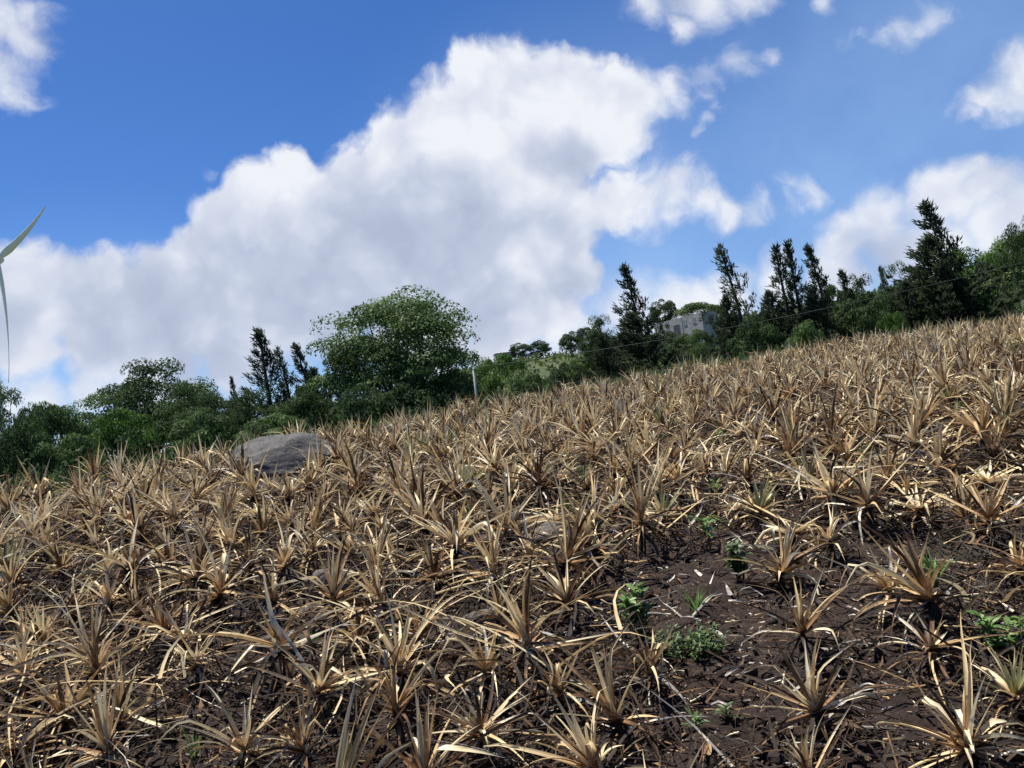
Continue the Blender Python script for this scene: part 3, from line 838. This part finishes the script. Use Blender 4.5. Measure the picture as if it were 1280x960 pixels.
# one of each kind (height about 8-10 m); the first use keeps it, later uses are copies
KIND = dict(
    round_a=(broad_tree('broadleaf_tree', 8, 4.2, 11, 'darkbroad', clumps=66, per=256, leaf=.22), 8, 4.2),
    round_b=(broad_tree('broadleaf_tree', 8, 4.6, 12, 'broad', clumps=53, per=229, leaf=.22, base=.12), 8, 4.6),
    bright=(broad_tree('broadleaf_tree', 6, 4.0, 13, 'brightbroad', clumps=46, per=256, leaf=.22, base=.05), 6, 4.0),
    bush=(broad_tree('bushy_tree', 5, 3.6, 14, 'darkbroad', clumps=62, per=256, leaf=.22, base=.0), 5, 3.6),
    bush_b=(broad_tree('bushy_tree', 5, 3.8, 15, 'broad', clumps=62, per=256, leaf=.22, base=.0), 5, 3.8),
    umbrella=(broad_tree('spreading_tree', 8, 5.0, 16, 'darkbroad', clumps=35, per=256, leaf=.22, base=.25, shape='umbrella'), 8, 5.0),
    scrubby=(broad_tree('scrubby_tree', 6, 3.6, 17, 'scrub', trunk='palebark', clumps=40, per=60, leaf=.22, base=.12), 6, 3.6),
    cas_a=(casuarina('casuarina_tree', 10, 2.0, 21, 84), 10, 1.9),
    cas_thin=(casuarina('casuarina_tree', 10, 2.6, 22, 64, -.10, .45, low=.16), 10, 1.9),
    cas_two=(casuarina('casuarina_tree', 10, 1.6, 23, 66, -.05, 1.0, True), 10, 1.9),
    cas_wide=(casuarina('casuarina_tree', 10, 3.6, 24, 150, -.05, 1.0, low=.02), 10, 3.4),
    cas_b=(casuarina('casuarina_tree', 10, 2.3, 25, 84, -.09, .85), 10, 1.8),
)
first_use = set()
def stand(kind, u, vtop, dist, wpx, label, cat='tree', group=None, rz=None, name=None):
    """a tree whose top shows at (u, vtop), dist metres ahead, wpx pixels wide"""
    (root, ch), H, Wr = KIND[kind]
    top = at_y(u, vtop, dist)
    # follow the vertical down from the top to the ground
    if kind.startswith('cas') and kind != 'cas_wide': top.x += .07*(top.z-gz(top.x, top.y))
    g = gz(top.x, top.y); h = max(1.0, top.z-g)
    wr = wpx/FPX*dist/2
    if kind.startswith('cas'): wr *= 1.42
    sc = (wr/Wr, wr/Wr, h/H)
    if rz is None: rz = (u*.37 % 1.0 - .5)*1.1 if kind.startswith('cas') else len(first_use)*1.7 + u*.13
    if kind not in first_use:
        first_use.add(kind); o = root; o.location = (top.x, top.y, g); o.rotation_euler = (0, 0, rz); o.scale = sc
    else:
        o = copy_tree(root, ch, (top.x, top.y, g), rz, sc)
    if name: o.name = name
    tag(o, label, cat, group)
    return o

# the big tree by the field edge
top = at_y(512, 366, 56); g_ = gz(top.x, top.y); Hb = top.z-g_
def big_tree():
    r = np.random.default_rng(5)
    W_ = 205/FPX*56/2
    root, ch = broad_tree('broadleaf_tree', Hb, W_*.90, 55, 'broad', clumps=138, per=330, leaf=.22, base=.05, lump=.07)
    c = at_y(503, 480, 56)
    root.location = (c.x, c.y, gz(c.x, c.y))
    tag(root, 'big round-crowned dark green tree standing alone above the field edge left of the concrete pole', 'tree')
big_tree()

LB = 'dark tree belt left of the big tree'
TREES = [
 # left belt, front to back
 ('round_b', 2, 490, 46, 84, 'dark glossy bushy tree cut off by the left picture edge below the turbine'),
 ('bush_b', 66, 508, 52, 90, 'low rounded green tree second from the left picture edge'),
 ('bush', 20, 535, 38, 90, 'low dark bush at the very left end of the field edge'),
 ('round_a', 186, 456, 88, 134, 'broad domed dark tree with gaps in its crown, highest of the left belt'),
 ('bright', 152, 506, 46, 100, 'bright green bushy tree in front of the broad domed dark tree'),
 ('round_b', 112, 502, 62, 90, 'dull green tree between the low rounded tree and the bright green one'),
 ('bush_b', 80, 548, 38, 90, 'small green bush at the field edge below the low rounded tree'),
 ('bush', 205, 522, 50, 80, 'dark bush to the right of the bright green bushy tree'),
 ('round_a', 236, 482, 70, 76, 'dark leafy tree at the right shoulder of the broad domed tree'),
 ('cas_a', 284, 474, 78, 20, 'small dark conical tree top peeping over the belt left of the windswept casuarinas'),
 ('round_a', 270, 492, 60, 80, 'dark green tree in front of the small conical tree top'),
 ('bush_b', 250, 520, 46, 90, 'mid green bush at the field edge behind the big grey boulder'),
 ('cas_a', 319, 414, 66, 60, 'tall dark windswept casuarina, leftmost of the three left of the big tree'),
 ('cas_thin', 350, 436, 68, 40, 'thin middle casuarina of the three left of the big tree'),
 ('cas_b', 374, 432, 67, 42, 'leaning right-hand casuarina of the three left of the big tree'),
 ('round_a', 312, 492, 54, 80, 'dark tree at the foot of the tall windswept casuarina'),
 ('bush_b', 342, 520, 45, 90, 'green bush at the field edge right of the big grey boulder'),
 ('cas_wide', 398, 462, 60, 70, 'dull feathery casuarina close against the left side of the big tree'),
 ('bush', 385, 492, 50, 80, 'dark bush under the left side of the big tree'),
 ('cas_b', 425, 440, 62, 50, 'feathery dark tree half hidden by the left edge of the big tree'),
 ('bush', 450, 490, 48, 90, 'dark shrub in the shade below the left half of the big tree'),
 ('bush', 520, 480, 50, 90, 'dark shrub in the shade below the middle of the big tree'),
 ('bush', 568, 470, 52, 70, 'dark shrub in the shade below the right half of the big tree'),
 # right of the big tree
 ('bright', 622, 440, 66, 74, 'fresh green tree right of the concrete pole'),
 ('bush_b', 655, 470, 60, 70, 'green bush at the field edge right of the fresh green tree'),
 ('bush', 700, 462, 62, 60, 'dark bush at the field edge left of the pointed casuarina'),
 ('bright', 728, 444, 78, 46, 'small bright green tree between the hill scrub and the pointed casuarina'),
 ('round_a', 742, 398, 105, 50, 'dark tree standing on the skyline just left of the pointed casuarina'),
 ('cas_b', 783, 336, 74, 50, 'tall pointed casuarina left of the ruined concrete building'),
 ('cas_wide', 800, 392, 72, 110, 'broad dull casuarina bush at the foot of the pointed casuarina'),
 ('cas_wide', 757, 420, 70, 60, 'dull feathery bush left of the foot of the pointed casuarina'),
 ('bush', 828, 378, 205, 36, 'small dark rounded tree on the skyline left of the concrete ruin'),
 ('bush_b', 872, 379, 200, 60, 'broad green tree on the skyline directly behind the concrete ruin'),
 ('round_b', 868, 420, 88, 50, 'green leafy tree just below the concrete ruin'),
 ('bush', 828, 417, 132, 40, 'dark shrub hiding the left foot of the concrete ruin'),
 ('bush_b', 874, 413, 126, 34, 'green shrub hiding the right foot of the concrete ruin'),
 ('bush_b', 851, 419, 122, 40, 'low green bush in front of the middle of the concrete ruin'),
 ('bush_b', 840, 440, 78, 50, 'low green bush at the field edge below the concrete ruin'),
 ('cas_thin', 906, 307, 80, 54, 'sparse see-through casuarina right of the concrete ruin'),
 ('cas_wide', 912, 372, 78, 56, 'dark casuarina undergrowth around the foot of the sparse casuarina'),
 ('cas_two', 970, 306, 82, 52, 'dense twin-topped casuarina in the middle of the right belt'),
 ('cas_wide', 968, 366, 80, 70, 'dark undergrowth at the foot of the twin-topped casuarina'),
 ('cas_b', 1014, 309, 84, 44, 'tall ragged casuarina right of the twin-topped one'),
 ('cas_wide', 1022, 362, 80, 70, 'dark undergrowth at the foot of the ragged casuarina'),
 ('cas_a', 1050, 341, 86, 34, 'short pointed casuarina right of the ragged one'),
 ('round_a', 1068, 347, 92, 44, 'dark broadleaf tree right of the short pointed casuarina'),
 ('bright', 1037, 352, 96, 40, 'green leafy tree top between the ragged and the short pointed casuarina'),
 ('cas_a', 1097, 336, 120, 20, 'tiny pointed tree top on the skyline left of the tallest casuarina'),
 ('bush', 1080, 375, 80, 80, 'dark tree filling the belt below the tiny pointed tree top'),
 ('round_b', 1128, 335, 100, 62, 'rounded green tree left of the tallest casuarina'),
 ('bright', 1112, 388, 76, 40, 'bright green shrub at the field edge in front of the dark belt'),
 ('cas_b', 1166, 256, 84, 70, 'tallest windswept casuarina, at the right end of the belt'),
 ('cas_wide', 1172, 300, 82, 130, 'broad dark casuarina skirt at the foot of the tallest casuarina'),
 ('cas_wide', 1135, 355, 80, 80, 'dark feathery bush left of the foot of the tallest casuarina'),
 ('cas_wide', 1205, 350, 80, 70, 'dark feathery bush right of the foot of the tallest casuarina'),
 ('bright', 1215, 304, 120, 110, 'spreading light green tree on the hillside right of the tallest casuarina'),
 ('round_b', 1260, 300, 130, 90, 'green tree on the hillside below the dark skyline tree at the right'),
 ('umbrella', 1276, 280, 112, 56, 'dark flat-topped tree on the skyline at the right picture edge'),
 ('scrubby', 1248, 338, 92, 96, 'grey-brown half-bare tree with pale stems at the right end of the belt'),
 ('scrubby', 1282, 352, 88, 80, 'grey-brown half-bare tree cut off by the right picture edge'),
 ('bush_b', 1230, 372, 80, 70, 'green bush at the field edge below the half-bare trees'),
 ('bush', 940, 404, 74, 70, 'dark low bush at the field edge right of the sparse casuarina'),
 ('bush_b', 1005, 404, 72, 50, 'dull green low bush at the field edge below the ragged casuarina'),
 # skyline of the far hill
 ('bush', 648, 431, 200, 30, 'tiny dark tree on the far skyline right of the small white roof'),
 ('bush', 674, 427, 200, 26, 'tiny round tree on the far skyline between the white roof and the dark skyline tree'),
 ('bush', 712, 417, 190, 32, 'small dark round tree on the far skyline just left of the larger skyline tree'),
]
for k, u, v, dd, w, lab in TREES:
    stand(k, u, v, dd, w, lab, 'bush' if 'bush' in lab or 'shrub' in lab or 'undergrowth' in lab or 'skirt' in lab else 'tree')

# scrub covering the far hillside: one mass
def hill_scrub():
    r = np.random.default_rng(41); Cs, Ds, Ts, Ls = [], [], [], []
    n = 0
    while n < 1500:
        x = r.uniform(-70, 190); y = r.uniform(78, 262)
        if x/y > .80 or x/y < -.34: continue
        n += 1
        s = r.uniform(.7, 2.3)*(1 if y > 120 else .8); z = gz(x, y); m = int(46*(1 if y < 170 else .7))
        v = r.normal(size=(m, 3)); v /= np.linalg.norm(v, axis=1)[:, None]; v[:, 2] = np.abs(v[:, 2])
        q = r.uniform(.4, 1, m)
        Cs.append(np.array([x, y, z])+v*q[:, None]*s*np.array([1.2, 1.2, .95])); Ds.append(v+r.normal(size=(m, 3))*.6)
        Ts.append(np.clip(r.normal(.5+r.normal()*.2, .14, m), 0, 1)); Ls.append(r.uniform(.4, .9, m)*(.75+.25*s))
    L = np.concatenate(Ls)
    V, F, A = leaf_faces(np.concatenate(Cs), np.concatenate(Ds), L, L*.7, np.concatenate(Ts), r)
    tag(mesh_np('hillside_scrub', V, F, MAT['scrub'], None, False, A), 'light and dark green scrub covering the far hillside', 'scrub', None, 'stuff')
hill_scrub()

# dark undergrowth closing the belt behind the trees, and weeds along the field edge
def undergrowth():
    r = np.random.default_rng(43); Cs, Ds, Ts, Ls = [], [], [], []
    n = 0
    while n < 1100:
        x = r.uniform(-70, 80); y = r.uniform(15, 104)
        d = float(edge_d(x, y))
        if d < 7 or d > 46 or abs(x/y) > .85: continue
        n += 1
        s = r.uniform(.6, 1.7); z = gz(x, y); m = 130
        v = r.normal(size=(m, 3)); v /= np.linalg.norm(v, axis=1)[:, None]; v[:, 2] = np.abs(v[:, 2])
        q = r.uniform(.3, 1, m)
        Cs.append(np.array([x, y, z])+v*q[:, None]*s*np.array([1.1, 1.1, 1.1])); Ds.append(v+r.normal(size=(m, 3))*.6)
        Ts.append(np.clip(r.normal(.4+r.normal()*.2, .14, m), 0, 1)); Ls.append(r.uniform(.10, .26, m)*(.6+y/90))
    L = np.concatenate(Ls)
    V, F, A = leaf_faces(np.concatenate(Cs), np.concatenate(Ds), L, L*.6, np.concatenate(Ts), r)
    tag(mesh_np('undergrowth', V, F, MAT['darkbroad'], None, False, A), 'dark tangled undergrowth between the trees behind the field', 'undergrowth', None, 'stuff')
    # grass and weeds on the field's margin
    n = 9000
    x = r.uniform(-16, 40, n); y = np.interp(x, _EX, _EY) + r.uniform(.3, 7, n); z = ground_z(x, y)
    V, F, A = strips(np.stack([x, y, z-.02], 1), r.uniform(0, 6.28, n), r.uniform(.8, 1.5, n), r.uniform(.25, .75, n)*np.where(x > 2, 1, .8), r.uniform(.02, .05, n), r.uniform(0, 1.2, n),
                     np.zeros(n), np.full(n, .5), r.uniform(.1, .6, n), r.uniform(-1, 1, n), r.uniform(0, .8, n), np.zeros(n), 3, None)
    tag(mesh_np('margin_grass', V, F, MAT['darkweed'], None, False, A), 'green grass and weeds along the far margin of the field', 'grass', None, 'stuff')
undergrowth()

# ------------------------------------------------------------------ buildings, poles, cable, turbine
def ruin():
    a = at_y(819, 417, 154); c = at_y(880, 409, 142)
    L_ = math.hypot(c.x-a.x, c.y-a.y); rz = math.atan2(c.y-a.y, c.x-a.x)
    z0 = min(gz(a.x, a.y), gz(c.x, c.y)) - .3; zt = at_y(850, 397.5, 148).z - z0
    root = empty('concrete_building', (a.x, a.y, z0), rz)
    tag(root, 'roofless grey concrete block building on the hillside among trees', 'building')
    t = .22; D = 3.2
    m = MB()
    ops = [(L_*.10, L_*.17, zt-1.55, zt-.55), (L_*.40, L_*.54, z0*0+.0, zt-1.1), (L_*.62, L_*.68, zt-1.5, zt-.6), (L_*.80, L_*.86, zt-1.5, zt-.6)]
    xs = 0.0
    for (x0, x1, q0, q1) in ops:
        m.box(xs, x0, 0, t, 0, zt)
        if q0 > 0: m.box(x0+.002, x1-.002, .004, t-.004, 0, q0)
        m.box(x0+.002, x1-.002, .004, t-.004, q1, zt-.004)
        xs = x1
    m.box(xs, L_, 0, t, 0, zt)
    m.box(0, t, t+.003, D, 0, zt-.01); m.box(L_-t, L_, t+.003, D, 0, zt-.02); m.box(t+.003, L_-t-.003, D-t, D, 0, zt-.03)
    m.box(L_*.33, L_*.33+t, t+.003, D-t-.003, 0, zt-.2)
    m.build('wall', MAT['concrete'], root)
    for (x0, x1, q0, q1) in ops:
        w = MB(); f = .07
        w.box(x0+.01, x1-.01, -.03, .05, q1-f-.004, q1-.008); w.box(x0+.01, x0+f, -.03, .05, max(q0, .02)+.01, q1-f-.008); w.box(x1-f, x1-.01, -.03, .05, max(q0, .02)+.01, q1-f-.008)
        if q0 > 0: w.box(x0-.05, x1+.05, -.06, -.004, q0-.1, q0-.004)
        w.build('window_frame' if q0 > 0 else 'doorway', MAT['concrete'], root)
    for k in (0.02, .3, .58, .985):
        q = MB(); q.box(L_*k-.12, L_*k+.12, -.05, -.003, 0, zt+.05); q.build('pillar', MAT['pole'], root)
ruin()
def small_house():
    p = at_y(627, 439, 190); g = gz(p.x, p.y)
    root = empty('hill_house', (p.x, p.y, g), .2); tag(root, 'small far house with a pale metal roof on the hill skyline', 'house')
    h = max(2.2, p.z-g-.5); w = MB(); w.box(-1.8, 1.8, -1.6, 1.6, -.5, h); w.build('wall', MAT['concrete'], root)
    m = MB()
    m.loft([[(-2.0, -2.0, h+.01), (2.0, -2.0, h+.01), (2.0, -2.0, h+.07), (-2.0, -2.0, h+.07)], [(-2.0, 2.0, h+.4), (2.0, 2.0, h+.4), (2.0, 2.0, h+.46), (-2.0, 2.0, h+.46)]])
    m.build('roof', MAT['metal'], root)
    d = MB(); d.box(-.5, .4, -1.63, -1.603, 0, 2.0); d.build('door', MAT['dark'], root)  # plain near-black panel on the front wall
small_house()
def pole(u, vtop, dist, rad, label):
    t = at_y(u, vtop, dist); g = gz(t.x, t.y)
    root = empty('utility_pole', (t.x, t.y, g)); tag(root, label, 'pole')
    h = t.z-g; m = MB(); m.tube([(0, 0, -.4), (0, 0, h*.5), (0, 0, h)], [rad*1.2, rad*1.05, rad*.85], 12); m.build('shaft', MAT['pole'], root, True)
    q = MB(); q.tube([(0, 0, h+.002), (0, 0, h+.05), (0, 0, h+.09), (0, 0, h+.16)], [.03, .05, .05, .02], 10); q.build('insulator', MAT['white'], root, True)
    return t + Vector((0, 0, .16))
A_ = pole(592, 463, 46, .075, 'thin grey concrete pole standing at the field edge beside the big tree')
B_ = at_y(1440, 288, 44)
tB = pole(1440, 288, 44, .12, 'grey concrete pole carrying the cable beyond the right picture edge')
def cable(a, b, sag, label, dz=0):
    m = MB(); pts = []
    for i in range(41):
        t = i/40; p = a.lerp(b, t); p.z -= sag*4*t*(1-t); pts.append(p)
    m.tube(pts, .016, 6); tag(m.build('overhead_cable', MAT['cable'], None, True), label, 'cable')
cable(A_, tB, .75, 'thin overhead cable sagging across the dark belt from the concrete pole to the right edge')

def turbine():
    d_ = ray(-4, 325); HUB = CAM + d_*(320/d_.length); Rl = 42.6
    g = gz(HUB.x, HUB.y)
    w = Vector((HUB.x, HUB.y, 0)).normalized(); p = Vector((w.y, -w.x, 0))
    up = Vector((0, 0, 1))
    n = (p*.928 + up*.133 + w*.347).normalized()                 # rotor axis, towards the wind, tilted up five degrees
    b1 = (p*.323 + up*.174 - w*.93).normalized(); b1 = (b1 - n*b1.dot(n)).normalized()
    nh = Vector((n.x, n.y, 0)).normalized()
    root = empty('wind_turbine', (HUB.x, HUB.y, g)); tag(root, 'white wind turbine at the left picture edge with two long blades reaching into view', 'wind turbine')
    H_ = HUB.z-g
    back = -nh*4.2
    m = MB(); m.tube([(back.x, back.y, -1), (back.x, back.y, H_*.5), (back.x, back.y, H_-1.9)], [2.1, 1.7, 1.25], 24); m.build('tower', MAT['white'], root, True)
    m = MB(); rings = []
    for s, ww, hh in ((1.6, 1.1, 1.1), (1.9, 1.5, 1.6), (6, 1.8, 1.9), (9.5, 1.7, 1.7), (10.4, 1.2, 1.2)):
        c = -n*s + Vector((0, 0, H_)); side = Vector((-nh.y, nh.x, 0))
        rings.append([c+side*(ww*math.copysign(abs(math.cos(t))**.5, math.cos(t)))+Vector((0, 0, hh*math.copysign(abs(math.sin(t))**.5, math.sin(t)))) for t in np.linspace(0, 2*math.pi, 17)[:-1]])
    m.loft(rings); m.build('nacelle', MAT['white'], root, True)
    m = MB(); pts = []; rad = []
    for s, r_ in ((-1.5, 1.45), (-.6, 1.6), (.6, 1.55), (1.5, 1.1), (2.1, .5), (2.3, .12)):
        pts.append(n*s+Vector((0, 0, H_))); rad.append(r_)
    m.tube(pts, rad, 20); m.build('hub', MAT['white'], root, True)
    TURN = 1 if (Matrix.Rotation(2*math.pi/3, 3, n) @ b1).z < (Matrix.Rotation(-2*math.pi/3, 3, n) @ b1).z else -1
    for k in range(3):
        rd = Matrix.Rotation(TURN*k*2*math.pi/3, 3, n) @ b1
        tn = n.cross(rd).normalized()
        rings = []
        for s in np.linspace(0, 1, 25):
            bulge = n*(1.3*4*s*(1-s))
            c = Vector((0, 0, H_)) + rd*(1.0+s*(Rl-1.0)) + bulge
            ch = .95 + (1.0*math.exp(-((s-.22)/.16)**2))*1.35 if s < .22 else .30 + 2.0*(1-s)**1.05*1.32*.78
            ch = .60*max(.14, min(ch, 2.0))*(1 if s < .97 else .55)
            th_ = max(.10, .8*(1-s)**1.6)
            tw = R(26)*(1-s)**1.5 + R(22)
            ax = (tn*math.cos(tw)+n*math.sin(tw)); ay = rd.cross(ax).normalized()
            rings.append([c + ax*(ch*math.cos(t)) + ay*(th_*math.sin(t)*(1+.35*math.cos(t))) for t in np.linspace(0, 2*math.pi, 15)[:-1]])
        m = MB(); m.loft(rings); m.build('blade', MAT['white'], root, True)
turbine()
# ------------------------------------------------------------------ daylight
SUN_EL, SUN_AZ = R(64), R(-42)          # azimuth from +Y towards +X
sd = bpy.data.lights.new('sun', 'SUN'); sd.energy = 5.0; sd.angle = R(.53); sd.color = (1.0, .955, .88)
so = bpy.data.objects.new('sun', sd); link(so)
sdir = Vector((math.sin(SUN_AZ)*math.cos(SUN_EL), math.cos(SUN_AZ)*math.cos(SUN_EL), math.sin(SUN_EL)))
so.rotation_euler = sdir.to_track_quat('Z', 'Y').to_euler(); so.location = (0, 0, 60)

world = bpy.data.worlds.new('World'); SC.world = world; world.use_nodes = True
nt = world.node_tree; nt.nodes.clear()
sky = N(nt, 'ShaderNodeTexSky', sky_type='NISHITA'); sky.sun_disc = False
sky.sun_elevation = SUN_EL; sky.sun_rotation = SUN_AZ; sky.altitude = 1000; sky.air_density = 1.0; sky.dust_density = .6; sky.ozone_density = 3.0
STR = 0.053
tc = N(nt, 'ShaderNodeTexCoord'); DIR = tc.outputs['Generated']
def vmath(op, a, b=None, s=None):
    n = N(nt, 'ShaderNodeVectorMath', operation=op)
    nt.links.new(a, n.inputs[0])
    if b is not None:
        if isinstance(b, tuple): n.inputs[1].default_value = b
        else: nt.links.new(b, n.inputs[1])
    if s is not None: n.inputs['Scale'].default_value = s
    return n
def warp(src, scale, amp, detail):
    c = noise_n(nt, src, scale, detail, .58, 'Color')
    o = vmath('SUBTRACT', c, (.5, .5, .5)); o = vmath('SCALE', o.outputs[0], None, amp)
    return vmath('ADD', src, o.outputs[0]).outputs[0]
D1 = warp(DIR, 5.0, .11, 4)
D2 = warp(D1, 20.0, .045, 7)
def field(src, blobs):
    acc = None
    for (u, v, r_) in blobs:
        d = ray(u, v); d.normalize()
        dist = N(nt, 'ShaderNodeVectorMath', operation='DISTANCE'); nt.links.new(src, dist.inputs[0]); dist.inputs[1].default_value = tuple(d)
        f = math_n(nt, 'MULTIPLY_ADD', dist.outputs['Value'], -1.0/(r_/FPX*.92), 1.0)
        acc = f if acc is None else math_n(nt, 'SMOOTH_MAX', acc, f, .25)
    return acc
MAIN = [(650,112,72),(610,100,58),(720,112,60),(775,128,52),(560,150,66),(500,190,66),(650,190,115),(742,165,60),(430,220,52),(365,222,46),(470,262,92),
        (320,255,58),(275,285,52),(400,310,98),(232,322,46),(560,270,112),(660,280,84),(712,262,55),(765,255,44),(700,330,62),
        (600,355,92),(690,385,58),(500,365,102),(400,378,100),(300,366,90),(205,372,70),(130,372,58),(60,366,52),(5,366,58),(110,405,60),(200,425,74),(20,410,52),(310,430,64),(745,350,30),
        (560,420,60),(640,415,45)]
LOW = [(40,485,36),(105,474,34),(170,462,36),(240,458,38),(300,470,40),(10,500,30),(620,435,40),(680,425,40),(740,405,34),(700,405,70),(790,390,60),(640,440,60),(850,385,50)]
EDGE = [(0,25,58),(38,52,48),(4,95,46),(22,120,26),(60,20,30), (828,8,42),(880,5,46),(925,-8,40),(858,42,24), (1285,95,42),(1252,108,30),(1222,120,20),(1300,70,46)]
SOFT = [(815,135,50),(845,128,36),(790,165,36),(800,252,56),(845,256,46),(880,266,38),(898,280,26),(850,290,24),(740,190,40)]
WISP = [(925,95,24),(900,112,20),(884,138,17),(872,165,16),(1052,62,17),(1044,78,12),(1118,42,20),(1150,24,22),(1172,14,14),(250,222,16),(985,252,18),(905,104,16),(960,84,14),(890,126,16),(860,178,14),(1060,52,14),(1075,44,12),(1104,52,14),(1135,34,16),(1165,20,14),(1192,132,16),(1175,138,12),(1010,246,18),(930,280,20),(945,268,16),(1030,0,18),(780,160,22)]
RIGHT = [(1180,238,50),(1225,225,40),(1110,265,54),(1062,290,44),(1265,245,46),(1150,300,64),(1060,335,50),(975,350,42),(910,368,52),(1290,280,50),(860,380,40),(1240,280,60)]
def cover(f, lo, hi):
    m = N(nt, 'ShaderNodeMapRange', interpolation_type='SMOOTHSTEP'); nt.links.new(f, m.inputs[0])
    m.inputs[1].default_value = lo; m.inputs[2].default_value = hi; return m.outputs[0]
fine = noise_n(nt, D1, 26.0, 8, .62); mid = noise_n(nt, D1, 8.0, 5, .55)
vo = N(nt, 'ShaderNodeTexVoronoi', feature='SMOOTH_F1'); vo.inputs['Scale'].default_value = 17.0; vo.normalize = True; vo.inputs['Detail'].default_value = 2.0; vo.inputs['Roughness'].default_value = .5; vo.inputs['Smoothness'].default_value = .6
nt.links.new(D1, vo.inputs['Vector'])
puff = math_n(nt, 'MULTIPLY_ADD', vo.outputs['Distance'], -4.2, 1.19)
fm, fl, fe, fw, fr = field(D2, MAIN), field(D2, LOW), field(D2, EDGE), field(D2, WISP), field(D2, RIGHT)
fs = field(D2, SOFT)
def nz(f, amp): return math_n(nt, 'ADD', f, math_n(nt, 'MULTIPLY_ADD', fine, amp, -.5*amp))
a_m = cover(math_n(nt, 'ADD', nz(fm, .42), math_n(nt, 'MULTIPLY', puff, .16)), -.06, .34)
a_l = math_n(nt, 'MULTIPLY', cover(nz(fl, .9), -.2, .8), .85)
a_e = math_n(nt, 'MULTIPLY', cover(nz(fe, 1.0), -.1, .95), .95)
a_w = math_n(nt, 'MULTIPLY', cover(nz(fw, 1.1), -.25, 1.1), .72)
a_s = math_n(nt, 'MULTIPLY', cover(nz(fs, .85), -.08, .80), .93)
a_r = math_n(nt, 'MULTIPLY', cover(nz(fr, .6), -.1, .70), .95)
inv = None
for a in (a_m, a_l, a_e, a_w, a_r, a_s):
    q = math_n(nt, 'SUBTRACT', 1.0, a, clamp=True); inv = q if inv is None else math_n(nt, 'MULTIPLY', inv, q)
alpha = math_n(nt, 'SUBTRACT', 1.0, inv, clamp=True)
# shading of the clouds' thick undersides, painted in as greyer cloud colour
SHADE = [(330,372,105),(450,385,120),(240,400,95),(560,345,92),(600,385,70),(120,405,70),(690,345,50),(500,320,90),(400,330,70),(600,300,62),(700,200,34),(690,310,40),
         (1110,330,40),(10,40,44),(840,0,26),(0,420,50),(430,290,50),(740,300,36),(200,365,50)]
D3 = warp(DIR, 4.0, .16, 3)
sh = cover(math_n(nt, 'ADD', field(D3, SHADE), math_n(nt, 'MULTIPLY_ADD', mid, 1.6, -.8)), -.75, .95)
bill = math_n(nt, 'MULTIPLY_ADD', fine, .9, -.45)
lum = math_n(nt, 'ADD', math_n(nt, 'MULTIPLY', sh, -.74), math_n(nt, 'MULTIPLY_ADD', puff, .42, math_n(nt, 'MULTIPLY', bill, .45)))
lum = math_n(nt, 'ADD', math_n(nt, 'ADD', lum, math_n(nt, 'MULTIPLY_ADD', mid, .7, -.35)), .90, clamp=True)
ccol = ramp(nt, lum, [(0.0, (5.0, 5.7, 7.4)), (.35, (6.0, 6.7, 8.4)), (.7, (7.9, 8.4, 9.7)), (1.0, (9.7, 10.0, 10.7))])
hs = N(nt, 'ShaderNodeHueSaturation'); hs.inputs['Saturation'].default_value = 1.25; hs.inputs['Value'].default_value = 1.0
nt.links.new(sky.outputs[0], hs.inputs['Color'])
veil = math_n(nt, 'MULTIPLY', cover(field(DIR, [(1150,260,560),(1300,120,420),(760,330,420),(150,560,330)]), 0.0, .9), math_n(nt, 'MULTIPLY_ADD', mid, .35, .16))
blue = mixc(nt, 1.0, hs.outputs[0], (.90, 1.0, 1.27), 'MULTIPLY')
blue = mixc(nt, veil, blue, (5.4, 7.9, 11.8))
col = mixc(nt, alpha, blue, ccol)
bg = N(nt, 'ShaderNodeBackground'); bg.inputs['Strength'].default_value = STR; nt.links.new(col, bg.inputs[0])
out = N(nt, 'ShaderNodeOutputWorld'); nt.links.new(bg.outputs[0], out.inputs[0])
world.cycles.sampling_method = 'MANUAL'; world.cycles.sample_map_resolution = 512

SC.view_settings.view_transform = 'Standard'; SC.view_settings.look = 'None'
SC.view_settings.exposure = 0.75; SC.view_settings.gamma = 1.0
SC.cycles.max_bounces = 6; SC.cycles.diffuse_bounces = 3; SC.cycles.transmission_bounces = 3; SC.cycles.glossy_bounces = 2
SC.cycles.use_adaptive_sampling = True
